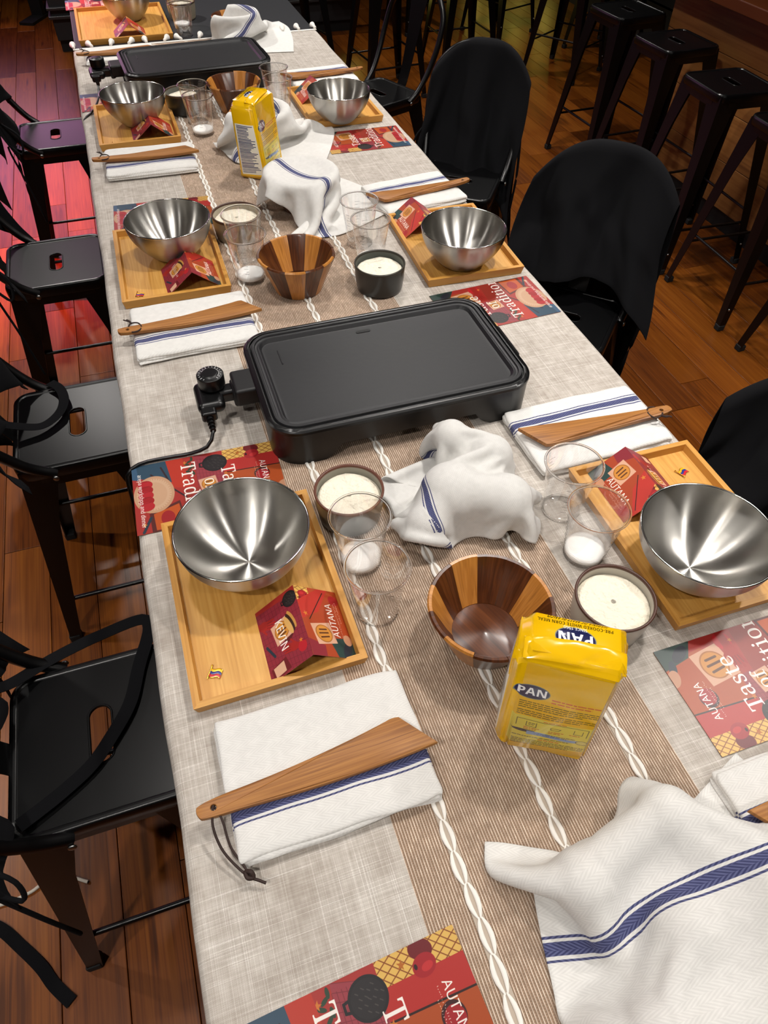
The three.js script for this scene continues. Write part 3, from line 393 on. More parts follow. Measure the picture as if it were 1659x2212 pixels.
woodBowl('segmented light and dark wooden bowl behind the upright yellow bag', [0.315, T, -0.448], 0.35); woodBowl('segmented wooden bowl beside the very dark green ramekin', [0.284, T, -1.432], 2.1); woodBowl('segmented wooden bowl against the griddle by the black end', [0.352, T, -2.55], 4.0);

// ---------------------------------------------------------------- corn flour bags
const bagTex = canvasTex(1024, 1024, (g, w, h) => {
  g.fillStyle = '#f2bd0a'; g.fillRect(0, 0, w, h);
  const oval = (x, y, a, b, fs, up) => { g.save(); g.translate(x, y); if (up) g.rotate(Math.PI); ell(g, 0, 0, a + 5, b + 5, '#8a8a72'); ell(g, 0, 0, a, b, '#171c4c'); g.fillStyle = '#fff'; g.font = `bold ${fs}px sans-serif`; g.textAlign = 'center'; g.fillText('PAN', 0, fs * 0.34); g.font = `${fs * 0.25}px sans-serif`; if (up) g.fillText('SINCE 1960', 0, fs * 0.72); g.restore(); };
  const txt = (x, y, n, wd, c, lh, fs, s) => { const r = rng(s); g.fillStyle = c; for (let k = 0; k < n; k++) { let q = x; const end = x + wd * (k === n - 1 ? 0.8 : 1); while (q < end) { const L = fs * (1 + r() * 3); g.fillRect(q, y + k * lh, Math.min(L, end - q), fs * 0.55); q += L + fs * 0.4; } } };
  oval(110, 245, 82, 48, 74); txt(210, 268, 2, 250, '#cf4a12', 20, 13, 3); txt(60, 320, 4, 400, '#5a5010', 15, 10, 4); txt(60, 390, 3, 400, '#5a5010', 15, 10, 5);
  g.fillStyle = '#ecd84e'; g.beginPath(); g.moveTo(40, 440); g.bezierCurveTo(180, 420, 330, 470, 470, 440); g.lineTo(470, 660); g.bezierCurveTo(330, 690, 180, 650, 40, 670); g.fill();
  lines(g, '#3a3420', 3, [[[70, 520], [70, 462], [440, 462], [440, 530]], [[120, 475], [120, 512], [170, 512], [170, 475]], [[370, 480], [370, 515], [415, 515], [415, 480]]]); txt(130, 482, 2, 34, '#3a3420', 12, 8, 9); txt(110, 522, 2, 80, '#c8501a', 12, 9, 6); txt(240, 525, 2, 80, '#c8501a', 12, 9, 7); txt(350, 525, 1, 70, '#c8501a', 12, 9, 8); txt(200, 450, 1, 150, '#c8501a', 12, 9, 10); lines(g, '#3a3420', 3, [[[245, 495], [300, 495], [290, 510], [250, 510], [245, 495]]]);
  g.fillStyle = '#2a2a38'; g.beginPath(); g.ellipse(110, 545, 60, 22, 0, 0, Math.PI); g.fill(); g.fillStyle = '#8fa9d0'; g.beginPath(); g.moveTo(130, 552); g.bezierCurveTo(250, 540, 320, 590, 420, 565); g.lineTo(420, 588); g.bezierCurveTo(320, 612, 250, 572, 130, 580); g.fill(); txt(170, 560, 2, 220, '#2d3a66', 11, 8, 12); ell(g, 430, 582, 34, 18, '#3a3420'); ell(g, 430, 582, 30, 15, '#e4d678');
  txt(60, 600, 1, 380, '#4a4216', 13, 9, 13); txt(200, 614, 1, 150, '#c8501a', 13, 11, 14); txt(60, 630, 4, 390, '#4a4216', 12, 9, 15); txt(170, 712, 2, 110, '#4a4216', 14, 10, 16);
  for (const x of [512, 768]) { g.fillStyle = '#f1ead8'; g.fillRect(x + 36, 190, 184, 520); g.fillStyle = '#3a4166'; for (let k = 0; k < 34; k++) g.fillRect(x + 46, 204 + k * 14.5, 164 - 60 * hash(k, x, 2), 6 + 4 * hash(k, 2, x)); }
  oval(256, 900, 92, 56, 86, true); g.save(); g.translate(256, 806); g.rotate(Math.PI); g.textAlign = 'center'; g.fillStyle = '#4a3c08'; g.font = 'bold 23px sans-serif'; g.fillText('PRE-COOKED WHITE CORN MEAL', 0, -12); g.fillText('HARINA DE MAIZ BLANCO', 0, 12); g.restore();
});
const bagMat = M({ map: bagTex, roughness: 0.22, clearcoat: 0.8, clearcoatRoughness: 0.08 });
function bagGeo(seed) {
  const w = 0.122, h = 0.205, d = 0.075, g = new RoundedBoxGeometry(w, h, d, 16, 0.014), p = g.attributes.position, u = g.attributes.uv;
  const per = p.count / 6, reg = [[0.5, 0, 0.25, 0.75], [0.75, 0, 0.25, 0.75], [0, 0.75, 0.5, 0.25], [0.55, 0.8, 0.3, 0.15], [0, 0, 0.5, 0.75], [0, 0, 0.5, 0.75]];
  const dim = [[2, 1, -1, d, h], [2, 1, 1, d, h], [0, 2, 1, w, d], [0, 2, 1, w, d], [0, 1, 1, w, h], [0, 1, -1, w, h]];
  for (let k = 0; k < p.count; k++) { const f = Math.floor(k / per), [a, b, s, da, db] = dim[f], r = reg[f]; let fu = 0.5 + s * p.getComponent(k, a) / da, fv = f === 2 ? 0.5 + p.getComponent(k, b) / db : 0.5 - p.getComponent(k, b) / db; fu = clamp(fu, 0, 1); fv = clamp(fv, 0, 1); u.setXY(k, r[0] + fu * r[2], 1 - (r[1] + fv * r[3])); }
  const q = new THREE.Vector3();
  for (let k = 0; k < p.count; k++) {
    q.fromBufferAttribute(p, k); const ny = q.y / h + 0.5, bx = Math.cos(q.x / w * Math.PI), by = Math.sin(clamp(ny, 0, 1) * Math.PI), n = fbm(q.x * 45 + 40, q.y * 34 + 40 + q.z * 20, 999, 999, seed, 3) - 0.5, e = 1 - Math.max(0, bx) * by;
    q.z += Math.sign(q.z) * 0.006 * bx * by * (Math.abs(q.z) > d * 0.3 ? 1 : 0); q.x *= 1 + 0.03 * by - 0.05 * (1 - ny) * (1 - ny); q.z += n * 0.011 * (0.4 + e); q.x += (fbm(q.y * 50 + 9, q.z * 50 + 30, 999, 999, seed + 5, 3) - 0.5) * 0.012 * (0.3 + e);
    { const rg = 1 - Math.abs(2 * fbm(q.x * 70 + q.y * 50 + 60, q.y * 36 - q.x * 20 + 60 + q.z * 30, 999, 999, seed + 9, 3) - 1); q.z += Math.sign(q.z) * 0.004 * rg ** 4 * (0.35 + e + (ny > 0.72 ? 0.5 : 0)); }
    if (ny > 0.6) { const t = (ny - 0.6) / 0.4; q.z -= 0.016 * t * t * (q.z > 0 ? 1.35 : 0.1); q.y += 0.006 * n * t; q.y -= 0.01 * t * t * Math.abs(q.x / w * 2) ** 3; }
    if (ny < 0.12) q.y += 0.004 * n; q.y = Math.max(q.y, -h / 2); p.setXYZ(k, q.x, q.y, q.z);
  }
  g.translate(0, h / 2, 0); return toCreasedNormals(g, 0.9);
}
function bagFlap(seed) { const P = [], nu = 22, nv = 7; for (let i = 0; i < nu; i++) for (let j = 0; j < nv; j++) { const x = (i / (nu - 1) - 0.5) * 0.112, t = j / (nv - 1); P.push(V(x, 0.2055 - 0.0075 * t * t - 0.008 * Math.abs(x / 0.056) ** 3 * (1 - 0.3 * t) + 0.003 * (fbm(x * 60 + 20, t * 4 + 9, 99, 99, seed, 2) - 0.5), -0.004 + 0.026 * t)); } return gridShell(P, nu, nv, 0.0012, 1, 1); }
function bag(label, pos, turn, seed) { const o = thing('flour_bag', label, 'bag', pos, turn, 'yellow corn flour bags'); part(o, 'bag_body', bagGeo(seed), bagMat); const g = bagFlap(seed), u = g.attributes.uv; for (let k = 0; k < u.count; k++) u.setXY(k, 0.85, 0.12); part(o, 'folded_top', g, bagMat, 'folded-over top seam'); return o; }
bag('yellow corn flour bag showing its text panel, beside light and dark wooden bowl', [0.335, T, -0.302], -0.53, 3); bag('yellow corn flour bag showing its narrow side, among draped towels', [0.333, T, -2.06], 0.98, 8);
// ---------------------------------------------------------------- griddles
function griddle(label, pos, turn, cordPts) {
  const o = thing('electric_griddle', label, 'griddle', pos, turn, 'black electric griddles'), w = 0.495, d = 0.306, r = 0.055, H = 0.079;
  { // skirt: a wall round the edge whose lower rim rises between the four feet
    const pos2 = [], idx = [], out = [], q = 10; const path = rrPath(w, d, r, q), fine = []; path.forEach((p, k) => { const n = path[(k + 1) % path.length], L = Math.hypot(n[0] - p[0], n[1] - p[1]), m = L > 0.05 ? 24 : 1; for (let s = 0; s < m; s++) fine.push([lerp(p[0], n[0], s / m), lerp(p[1], n[1], s / m)]); });
    const foot = ([x, z]) => { const ax = Math.abs(x), az = Math.abs(z), t = az > d / 2 - 0.004 ? w / 2 - 0.105 - ax : ax > w / 2 - 0.004 ? d / 2 - 0.09 - az : -1; return 0.03 * sm(clamp(t / 0.02 + 0.5, 0, 1)); };
    fine.forEach(([x, z]) => { const f = 1 - 0.012, b = foot([x, z]); pos2.push(x, H - 0.012, z, x * 0.996, b, z * 0.996, x * f * 0.985, b, z * f * 0.98, x * f * 0.985, H - 0.014, z * f * 0.98); });
    const n = fine.length; for (let k = 0; k < n; k++) for (let s = 0; s < 3; s++) { const a = k * 4 + s, b = ((k + 1) % n) * 4 + s; idx.push(a, b, a + 1, b, b + 1, a + 1); }
    part(o, 'base', toCreasedNormals(mesh(pos2, idx), 0.7), mat.plastic);
  }
  part(o, 'rim_frame', sweepRR(w, d, r, [[0, H - 0.013], [-0.002, H - 0.01], [-0.0015, H - 0.005], [0.001, H - 0.0025], [0.007, H - 0.001], [0.009, H - 0.0015], [0.010, H - 0.006], [0.0135, H - 0.007]], false, 10), mat.plastic);
  part(o, 'cooking_plate', sweepRR(w - 0.024, d - 0.024, r - 0.012, [[0, H - 0.012], [0, H - 0.003], [0.0015, H - 0.0005], [0.004, H], [0.007, H - 0.0006], [0.0085, H - 0.0035], [0.012, H - 0.0045], [0.0145, H - 0.003], [0.0165, H - 0.003], [0.021, H - 0.009], [0.024, H - 0.0095], [0.0255, H - 0.0095], [0.027, H - 0.0095]], true, 10), mat.plate, 'dark grey non-stick plate');
  part(o, 'drip_slot', ext((() => { const s = rrShape(0.03, 0.008, 0.004); return s; })(), 0.001).rotateX(-Math.PI / 2).translate(-0.01, H - 0.0094, -d / 2 + 0.05), mat.black);
  part(o, 'crumb_ridge', rbox(0.003, 0.002, 0.045, 0.0009, -w / 2 + 0.062, H - 0.009, -0.07), mat.plate);
  const h = part(o, 'probe_socket', merge([rbox(0.05, 0.036, 0.066, 0.006, -w / 2 - 0.014, H - 0.024, -0.022), rbox(0.016, 0.03, 0.05, 0.005, -w / 2 - 0.034, H - 0.032, -0.022)]), mat.plasticMatte);
  part(o, 'side_handle', rbox(0.022, 0.022, 0.1, 0.006, w / 2 + 0.004, H - 0.026, 0), mat.plastic);
  const c = part(o, 'heat_control', merge([rbox(0.06, 0.026, 0.03, 0.008, -w / 2 - 0.056, 0.047, -0.026), rbox(0.05, 0.024, 0.078, 0.012, -w / 2 - 0.084, 0.049, -0.02, 4), rbox(0.028, 0.02, 0.02, 0.005, -w / 2 - 0.092, 0.046, 0.024)]), mat.plastic);
  const kx = -w / 2 - 0.074, kz = -0.036; part(c, 'dial', lathe([[0, 0.0915], [0.013, 0.0915], [0.0145, 0.0905], [0.0155, 0.0885], [0.023, 0.0885], [0.0245, 0.087], [0.0245, 0.066], [0.022, 0.062], [0, 0.062]], 40).translate(kx, 0, kz), mat.plastic);
  const tick = []; for (let k = 0; k < 17; k++) { const a = 0.6 + k * 0.31; tick.push(box(0.0011, 0.0004, k % 3 ? 0.0026 : 0.0042, 0, 0.0888, 0.0195).rotateY(a).translate(kx, 0, kz)); } for (let k = 0; k < 20; k++) { const a = 1 + k * 0.16; tick.push(box(0.0025, 0.0004, 0.0006, 0, 0.0889, 0.0162).rotateY(a).translate(kx, 0, kz)); }
  part(c, 'dial_marks', merge(tick), mat.print, 'pale printed scale marks');
  part(o, 'strain_relief', merge([0, 1, 2, 3].map((k) => cyl(0.0072 - k * 0.0006, 0.0066 - k * 0.0006, 0.006, 0, 0, 0, 14).rotateX(Math.PI / 2).translate(-w / 2 - 0.092, 0.044 - k * 0.002, 0.037 + k * 0.0065))), mat.plastic);
  part(o, 'power_cord', tube([V(-w / 2 - 0.092, 0.042, 0.045), V(-w / 2 - 0.094, 0.033, 0.064), ...cordPts.map((p) => V(...p))], 0.0034, 90, 8), mat.plastic);
  return o;
}
griddle('black electric griddle with its cord over the table edge, centre of table', [0.354, T, -1.021], 0, [[-0.355, 0.018, 0.074], [-0.385, 0.006, 0.07], [-0.43, 0.0042, 0.066], [-0.478, 0.004, 0.068], [-0.499, -0.004, 0.076], [-0.506, -0.05, 0.08], [-0.508, -0.4, 0.09], [-0.5, -0.85, 0.1], [-0.46, -0.904, 0.25], [-0.38, -0.9055, 0.4]]);
griddle('black electric griddle next to the bare black table end', [0.268, T, -2.865], 0.05, [[-0.352, 0.016, 0.12], [-0.385, 0.0042, 0.2], [-0.415, -0.004, 0.24], [-0.424, -0.06, 0.26], [-0.425, -0.3, 0.36], [-0.4, -0.8, 0.5], [-0.33, -0.905, 0.6]]);

// ---------------------------------------------------------------- folded napkins and spatulas
function napkinGeo(w, d, h, seed) {
  const L = []; const layer = (lw, ld, y0, y1, ox, oz, s) => {
    const nx = 36, nz = 26, pos = [], uv = [], idx = []; const H = (y1 - y0) / 2;
    for (let q = 0; q < 2; q++) for (let i = 0; i <= nx; i++) for (let j = 0; j <= nz; j++) {
      const fx = Math.sin((i / nx - 0.5) * Math.PI), fz = Math.sin((j / nz - 0.5) * Math.PI), ed = Math.max(0, (1 - Math.pow(Math.abs(fx), 26)) * (1 - Math.pow(Math.abs(fz), 18))), wv = fbm(i * 0.16 + 5, j * 0.2 + 5, 99, 99, s, 3) - 0.5, wx = -0.004 * Math.pow(Math.abs(fz), 30) * Math.sign(fx) + 0.006 * (fbm(j * 0.16 + 3, s, 99, 99, s + 3, 2) - 0.5) * fx, wz = 0.008 * (fbm(i * 0.12 + 3, s, 99, 99, s + 4, 2) - 0.5) * fz;
      const y = q ? y0 + H - H * Math.sqrt(Math.max(0, ed)) : y0 + H + (H + 0.0065 * wv * ed) * Math.sqrt(Math.max(0, ed)); pos.push(fx * lw / 2 + wx + ox, Math.max(y0, y), fz * ld / 2 + wz + oz); uv.push(0.34 + (fz * ld / 2 - 0.037) / TOWEL, fx * lw / 2 * 2.2);
    }
    const N = (nx + 1) * (nz + 1); for (let q = 0; q < 2; q++) for (let i = 0; i < nx; i++) for (let j = 0; j < nz; j++) { const a = q * N + i * (nz + 1) + j, b = a + nz + 1; q ? idx.push(a, b, a + 1, a + 1, b, b + 1) : idx.push(a, a + 1, b, a + 1, b + 1, b); }
    L.push(mesh(pos, idx, uv));
  };
  layer(w - 0.004, d, 0, h * 0.5, 0.001, 0, seed); layer(w, d - 0.003, h * 0.2, h * 0.8, -0.001, 0.001, seed + 11); layer(w - 0.003, d * 0.985, h * 0.45, h, 0, -0.001, seed + 23); return merge(L);
}
function napkin(label, x, z, w, d, turn, seed) { return solo('folded_napkin', napkinGeo(w, d, 0.021, seed), mat.towel, label, 'napkin', [x, T + 0.0003, z], turn, 'folded white napkins'); }
const spatGeo = (() => {
  const s = new THREE.Shape(); s.moveTo(-0.145, 0.004); s.quadraticCurveTo(-0.148, -0.004, -0.142, -0.0105); s.quadraticCurveTo(-0.13, -0.013, -0.1, -0.0125); s.bezierCurveTo(-0.03, -0.016, 0.05, -0.021, 0.152, -0.0165); s.lineTo(0.149, -0.012); s.lineTo(0.118, 0.0315); s.quadraticCurveTo(0.11, 0.0345, 0.1, 0.032); s.bezierCurveTo(0.03, 0.021, -0.05, 0.014, -0.1, 0.0115); s.quadraticCurveTo(-0.138, 0.009, -0.145, 0.004);
  const h = new THREE.Path(); h.absarc(-0.126, -0.0015, 0.0034, 0, 6.2832, true); s.holes.push(h);
  const g = ext(s, 0.0045, 0.0018, 2, 20).rotateX(-Math.PI / 2); const p = g.attributes.position; for (let k = 0; k < p.count; k++) p.setY(k, p.getY(k) + 0.006 * Math.pow(p.getX(k) / 0.15, 2)); g.computeVertexNormals(); return planarUV(toCreasedNormals(g, 0.5), 2, 0, 14, 3);
})();
const spatCord = (flip) => merge([tube([V(-0.126, 0.008, -0.0015), V(-0.128, 0.0085, 0.006), V(-0.131, 0.004, 0.02), V(-0.127, -0.006, 0.045), V(-0.112, -0.012, 0.072), V(-0.104, -0.012, 0.082)], 0.0016, 30, 6), tube([V(-0.126, 0.006, -0.0015), V(-0.121, 0.006, 0.01), V(-0.119, 0.003, 0.022), V(-0.117, -0.006, 0.046), V(-0.107, -0.012, 0.07), V(-0.104, -0.012, 0.08)], 0.0016, 30, 6), tube([V(-0.107, -0.012, 0.076), V(-0.101, -0.009, 0.079), V(-0.1, -0.013, 0.084), V(-0.106, -0.011, 0.083)], 0.0028, 20, 6, true), tube([V(-0.104, -0.013, 0.083), V(-0.096, -0.014, 0.088), V(-0.088, -0.015, 0.094)], 0.0018, 12, 6)]);
const spatCordUp = merge([tube([V(-0.126, 0.008, -0.0015), V(-0.118, 0.012, -0.014), V(-0.104, 0.010, -0.016), V(-0.098, 0.009, 0.0), V(-0.104, 0.010, 0.012), V(-0.116, 0.009, 0.013), V(-0.126, 0.006, 0.001)], 0.0016, 40, 6), tube([V(-0.116, 0.012, -0.014), V(-0.119, 0.014, -0.02), V(-0.124, 0.016, -0.024)], 0.0022, 10, 6), tube([V(-0.122, 0.015, -0.02), V(-0.13, 0.016, -0.026)], 0.0014, 6, 6)]);
function spatula(label, x, z, turn, up, y = 0.0255) { const o = thing('wooden_spatula', label, 'spatula', [x, T + y, z], turn, 'wooden spatulas'); part(o, 'blade_and_handle', spatGeo, mat.teak); part(o, 'leather_cord', up ? spatCordUp : spatCord(), mat.leather, 'dark leather loop'); return o; }
napkin(`folded white napkin with blue stripe under spatula, ${side.L}, ${row[1]}`, 0.048, -0.341, 0.254, 0.18, 0.0, 1); spatula(`wooden spatula with hanging leather cord, ${side.L}, ${row[1]}`, 0.033, -0.322, 0.02, false);
napkin(`folded white napkin with blue stripe under spatula, ${side.R}, ${row[1]}`, 0.672, -0.79, 0.27, 0.165, 0.02 + Math.PI, 2); spatula(`wooden spatula with leather knot on napkin, ${side.R}, ${row[1]}`, 0.685, -0.776, Math.PI - 0.07, true);
napkin(`folded white napkin with blue stripe under spatula, ${side.L}, ${row[2]}`, 0.03, -1.334, 0.25, 0.188, 0.0, 3); spatula(`wooden spatula with looped leather cord, ${side.L}, ${row[2]}`, 0.024, -1.328, 0.02, true);
napkin(`folded white napkin under spatula, ${side.R}, ${row[2]}`, 0.695, -1.779, 0.243, 0.18, 0.12 + Math.PI, 4); spatula(`wooden spatula with leather cord on napkin, ${side.R}, ${row[2]}`, 0.705, -1.757, Math.PI + 0.06, false);
napkin(`folded white napkin with blue stripe under spatula, ${side.L}, ${row[3]}`, 0.035, -2.197, 0.255, 0.185, -0.03, 5); spatula(`wooden spatula with looped leather cord, ${side.L}, ${row[3]}`, 0.022, -2.19, -0.05, true);
napkin(`folded white napkin under spatula, ${side.R}, ${row[3]}`, 0.69, -2.737, 0.235, 0.17, 0.05 + Math.PI, 6); spatula(`wooden spatula on napkin, ${side.R}, ${row[3]}`, 0.695, -2.715, Math.PI - 0.02, false);
napkin('folded white napkin under spatula, bar side, beside the cloth-covered bowl', 0.635, -0.075, 0.27, 0.2, 0.02 + Math.PI, 7); spatula('wooden spatula, bar side, beside the cloth-covered bowl', 0.655, -0.105, Math.PI + 0.03, true);
napkin('folded white napkin between larger tray and griddle at black end', 0.03, -3.18, 0.25, 0.17, 0, 8); spatula('wooden spatula between larger tray and griddle at black end', 0.02, -3.15, 0, true);

// ---------------------------------------------------------------- tea towels draped over bowls (a small cloth simulation)
function drape({ size, n = 40, rot = 0, off = [0, 0], R = WB.R, rb = WB.rb, h = WB.H, seed = 1, steps = 260, tilt = 0, sq = 0.86, push = 1, hug = 0, balls = null, fr = 0.12 }) {
  const N = n * n, X = new Float32Array(N * 3), O = new Float32Array(N * 3), r = rng(seed), sp = size / (n - 1), c = Math.cos(rot), s = Math.sin(rot);
  for (let i = 0; i < n; i++) for (let j = 0; j < n; j++) { const k = (i * n + j) * 3, a = (i - (n - 1) / 2) * sp, b = (j - (n - 1) / 2) * sp; X[k] = sq * (a * c - b * s) + off[0] + (r() - 0.5) * 0.002; X[k + 2] = sq * (a * s + b * c) + off[1] + (r() - 0.5) * 0.002; X[k + 1] = h + 0.03 + 0.016 * Math.sin(i * 0.45 + seed) * Math.cos(j * 0.38 + seed * 2) + tilt * a; }
  O.set(X); const C = []; const add = (a, b, st) => { const d = sp * Math.hypot(((a / n) | 0) - ((b / n) | 0), (a % n) - (b % n)); C.push([a * 3, b * 3, d, st]); };
  for (let i = 0; i < n; i++) for (let j = 0; j < n; j++) { const k = i * n + j; if (i < n - 1) add(k, k + n, 0.5); if (j < n - 1) add(k, k + 1, 0.5); if (i < n - 1 && j < n - 1) { add(k, k + n + 1, 0.16); add(k + 1, k + n, 0.16); } if (i < n - 3) add(k, k + 3 * n, 0.1); if (j < n - 3) add(k, k + 3, 0.1); }
  const A = Int32Array.from(C, (q) => q[0]), B = Int32Array.from(C, (q) => q[1]), D = Float32Array.from(C, (q) => q[2]), S = Float32Array.from(C, (q) => q[3]), m = C.length, dx = R - rb, l2 = dx * dx + h * h, th = 0.0115;
  for (let st = 0; st < steps; st++) {
    for (let k = 0; k < N * 3; k++) { const v = (X[k] - O[k]) * 0.965; O[k] = X[k]; X[k] += v - (k % 3 === 1 ? 0.00042 : 0); }
    if (push && st < steps * 0.6) for (let k = 0; k < N * 3; k += 3) { const q = X[k] * X[k] + X[k + 2] * X[k + 2]; if (q < 0.0025) X[k + 1] -= 0.0012 * push; }
    if (hug && st < steps * 0.8) for (let k = 0; k < N * 3; k += 3) { const q = Math.hypot(X[k], X[k + 2]); if (q > R + 0.025) { X[k] -= X[k] / q * hug; X[k + 2] -= X[k + 2] / q * hug; } }
    for (let it = 0; it < 9; it++) {
      for (let q = 0; q < m; q++) { const a = A[q], b = B[q], x = X[b] - X[a], y = X[b + 1] - X[a + 1], z = X[b + 2] - X[a + 2], L = Math.sqrt(x * x + y * y + z * z) || 1e-6, f = (L - D[q]) / L * S[q]; X[a] += x * f; X[a + 1] += y * f; X[a + 2] += z * f; X[b] -= x * f; X[b + 1] -= y * f; X[b + 2] -= z * f; }
      for (let k = 0; k < N * 3; k += 3) {
        const x = X[k], z = X[k + 2], rr = Math.sqrt(x * x + z * z) || 1e-6, y = X[k + 1]; let hit = false;
        if (balls) { for (const q of balls) { const ex = x - q[0], ey = y - q[1], ez = z - q[2], d = Math.sqrt(ex * ex + ey * ey + ez * ez); if (d < q[3]) { const f = (q[3] - d) / (d || 1e-6); X[k] += ex * f; X[k + 1] += ey * f; X[k + 2] += ez * f; hit = true; } } } else if (rr < R + 0.02 && y < h + 0.02) { let t = ((rr - rb) * dx + y * h) / l2; t = t < 0 ? 0 : t > 1 ? 1 : t; const cx = rb + dx * t, cy = h * t, ex = rr - cx, ey = y - cy, d = Math.sqrt(ex * ex + ey * ey) || 1e-6; if (d < th) { const f = (th - d) / d, nr = rr + ex * f; X[k] = x / rr * nr; X[k + 2] = z / rr * nr; X[k + 1] = y + ey * f; hit = true; } if (rr < rb && X[k + 1] < 0.016) { X[k + 1] = 0.016; hit = true; } }
        if (X[k + 1] < 0.0025) { X[k + 1] = 0.0025; hit = true; }
        if (hit) { O[k] = lerp(O[k], X[k], fr); O[k + 1] = lerp(O[k + 1], X[k + 1], fr); O[k + 2] = lerp(O[k + 2], X[k + 2], fr); }
      }
    }
  }
  const P = (i, j) => { i = clamp(i, 0, n - 1); j = clamp(j, 0, n - 1); const k = (i * n + j) * 3; return [X[k], X[k + 1], X[k + 2]]; }, cr = (a, b, c2, d, t) => 0.5 * (2 * b + (c2 - a) * t + (2 * a - 5 * b + 4 * c2 - d) * t * t + (3 * b - a - 3 * c2 + d) * t * t * t), M2 = 2 * n - 1, out = [];
  for (let i = 0; i < M2; i++) for (let j = 0; j < M2; j++) { const a = i >> 1, b = j >> 1, u = (i & 1) / 2, v = (j & 1) / 2, q = [0, 0, 0]; for (let e = 0; e < 3; e++) { const w = []; for (let k = -1; k <= 2; k++) w.push(cr(P(a + k, b - 1)[e], P(a + k, b)[e], P(a + k, b + 1)[e], P(a + k, b + 2)[e], v)); q[e] = cr(w[0], w[1], w[2], w[3], u); } out.push(V(q[0], Math.max(0.0018, q[1]), q[2])); }
  return gridShell(out, M2, M2, 0.0022, 1, 1);
}
const towels = [
  [[0.375, -0.705], { size: 0.33, rot: 0.12, off: [0.0, 0.0], seed: 3, n: 50, sq: 0.62, push: 0, fr: 0.7, hug: 0.0009, balls: [[-0.068, 0.06, -0.1, 0.032], [0.022, 0.065, -0.085, 0.03], [0.07, 0.055, -0.03, 0.038], [0.055, 0.05, 0.065, 0.044], [-0.02, 0.05, 0.025, 0.052], [-0.075, 0.035, 0.06, 0.034]] }, 'white tea towel with blue stripe, bunched beside the segmented bowl and flour bag'],
  [[0.392, -1.815], { size: 0.40, rot: -0.5, off: [0.0, 0.0], seed: 5, push: 5, sq: 0.8, fr: 0.12 }, 'white tea towel hollowed into a covered bowl in the middle of the table'],
  [[0.372, -2.265], { size: 0.40, rot: 0.3, off: [0.008, 0.0], seed: 7, push: 4, sq: 0.8, fr: 0.15 }, 'white tea towel draped behind the flour bag showing its narrow side'],
  [[0.488, -3.285], { size: 0.40, rot: 0.15, off: [0.025, -0.005], seed: 9, push: 4, sq: 0.8, fr: 0.15 }, 'white tea towel lining a wooden bowl at the black table end'],
  [[0.38, -0.01], { size: 0.46, rot: 1.6, off: [0.02, 0.01], seed: 12, n: 52, sq: 0.64, push: 0, fr: 0.8, hug: 0.00012, balls: [[0.01, 0.07, -0.125, 0.034], [-0.1, 0.04, -0.1, 0.036], [0.085, 0.055, -0.02, 0.07], [-0.02, 0.04, -0.02, 0.05], [-0.1, 0.045, 0.055, 0.045], [0.04, 0.05, 0.09, 0.06]] }, 'white tea towel with blue stripe next to the lone leaflet'],
];
towels.forEach(([[x, z], o, label], k) => {
  const y = z < ZF + 0.1 ? T - 0.001 : T;
  if (!o.balls) woodBowl(['wooden bowl under the bunched towel beside the light and dark wooden bowl', 'wooden bowl under the hollowed towel in the middle of the table', 'wooden bowl under the towel behind the narrow-sided flour bag', 'wooden bowl partly showing under a towel at the black table end', 'wooden bowl under the towel next to the lone leaflet'][k], [x, y, z], k * 0.7);
  solo('tea_towel', drape(o), mat.towel, label, 'towel', [x, y + 0.0004, z], 0, 'white tea towels');
});
// ---------------------------------------------------------------- metal chairs and stools
const seatParts = (() => {
  const w = 0.305, hole = new THREE.Path(); const a = 0.018, b = 0.034; hole.absarc(0, -b + a * 0, a, Math.PI, 0, false); hole.absarc(0, b, a, 0, Math.PI, false); hole.closePath();
  const s = rrShape(w - 0.03, w - 0.03, 0.024); s.holes.push(hole);
  const pan = ext(s, 0.003, 0.0008, 1, 16).rotateX(-Math.PI / 2).translate(0, -0.0075, 0);
  const rim = sweepRR(w, w, 0.042, [[0.006, -0.034], [0.002, -0.034], [0, -0.03], [0, -0.009], [0.0015, -0.0035], [0.005, -0.0005], [0.009, 0], [0.0125, -0.001], [0.015, -0.004], [0.019, -0.0045]], false, 8);
  const lip = ext((() => { const o = new THREE.Shape(); o.absarc(0, b, a + 0.004, 0, Math.PI, false); o.absarc(0, -b, a + 0.004, Math.PI, 2 * Math.PI, false); o.closePath(); o.holes.push(hole); return o; })(), 0.003, 0.001, 1, 14).rotateX(-Math.PI / 2).translate(0, -0.0062, 0);
  return { seat: merge([pan, rim]), lip };
})();
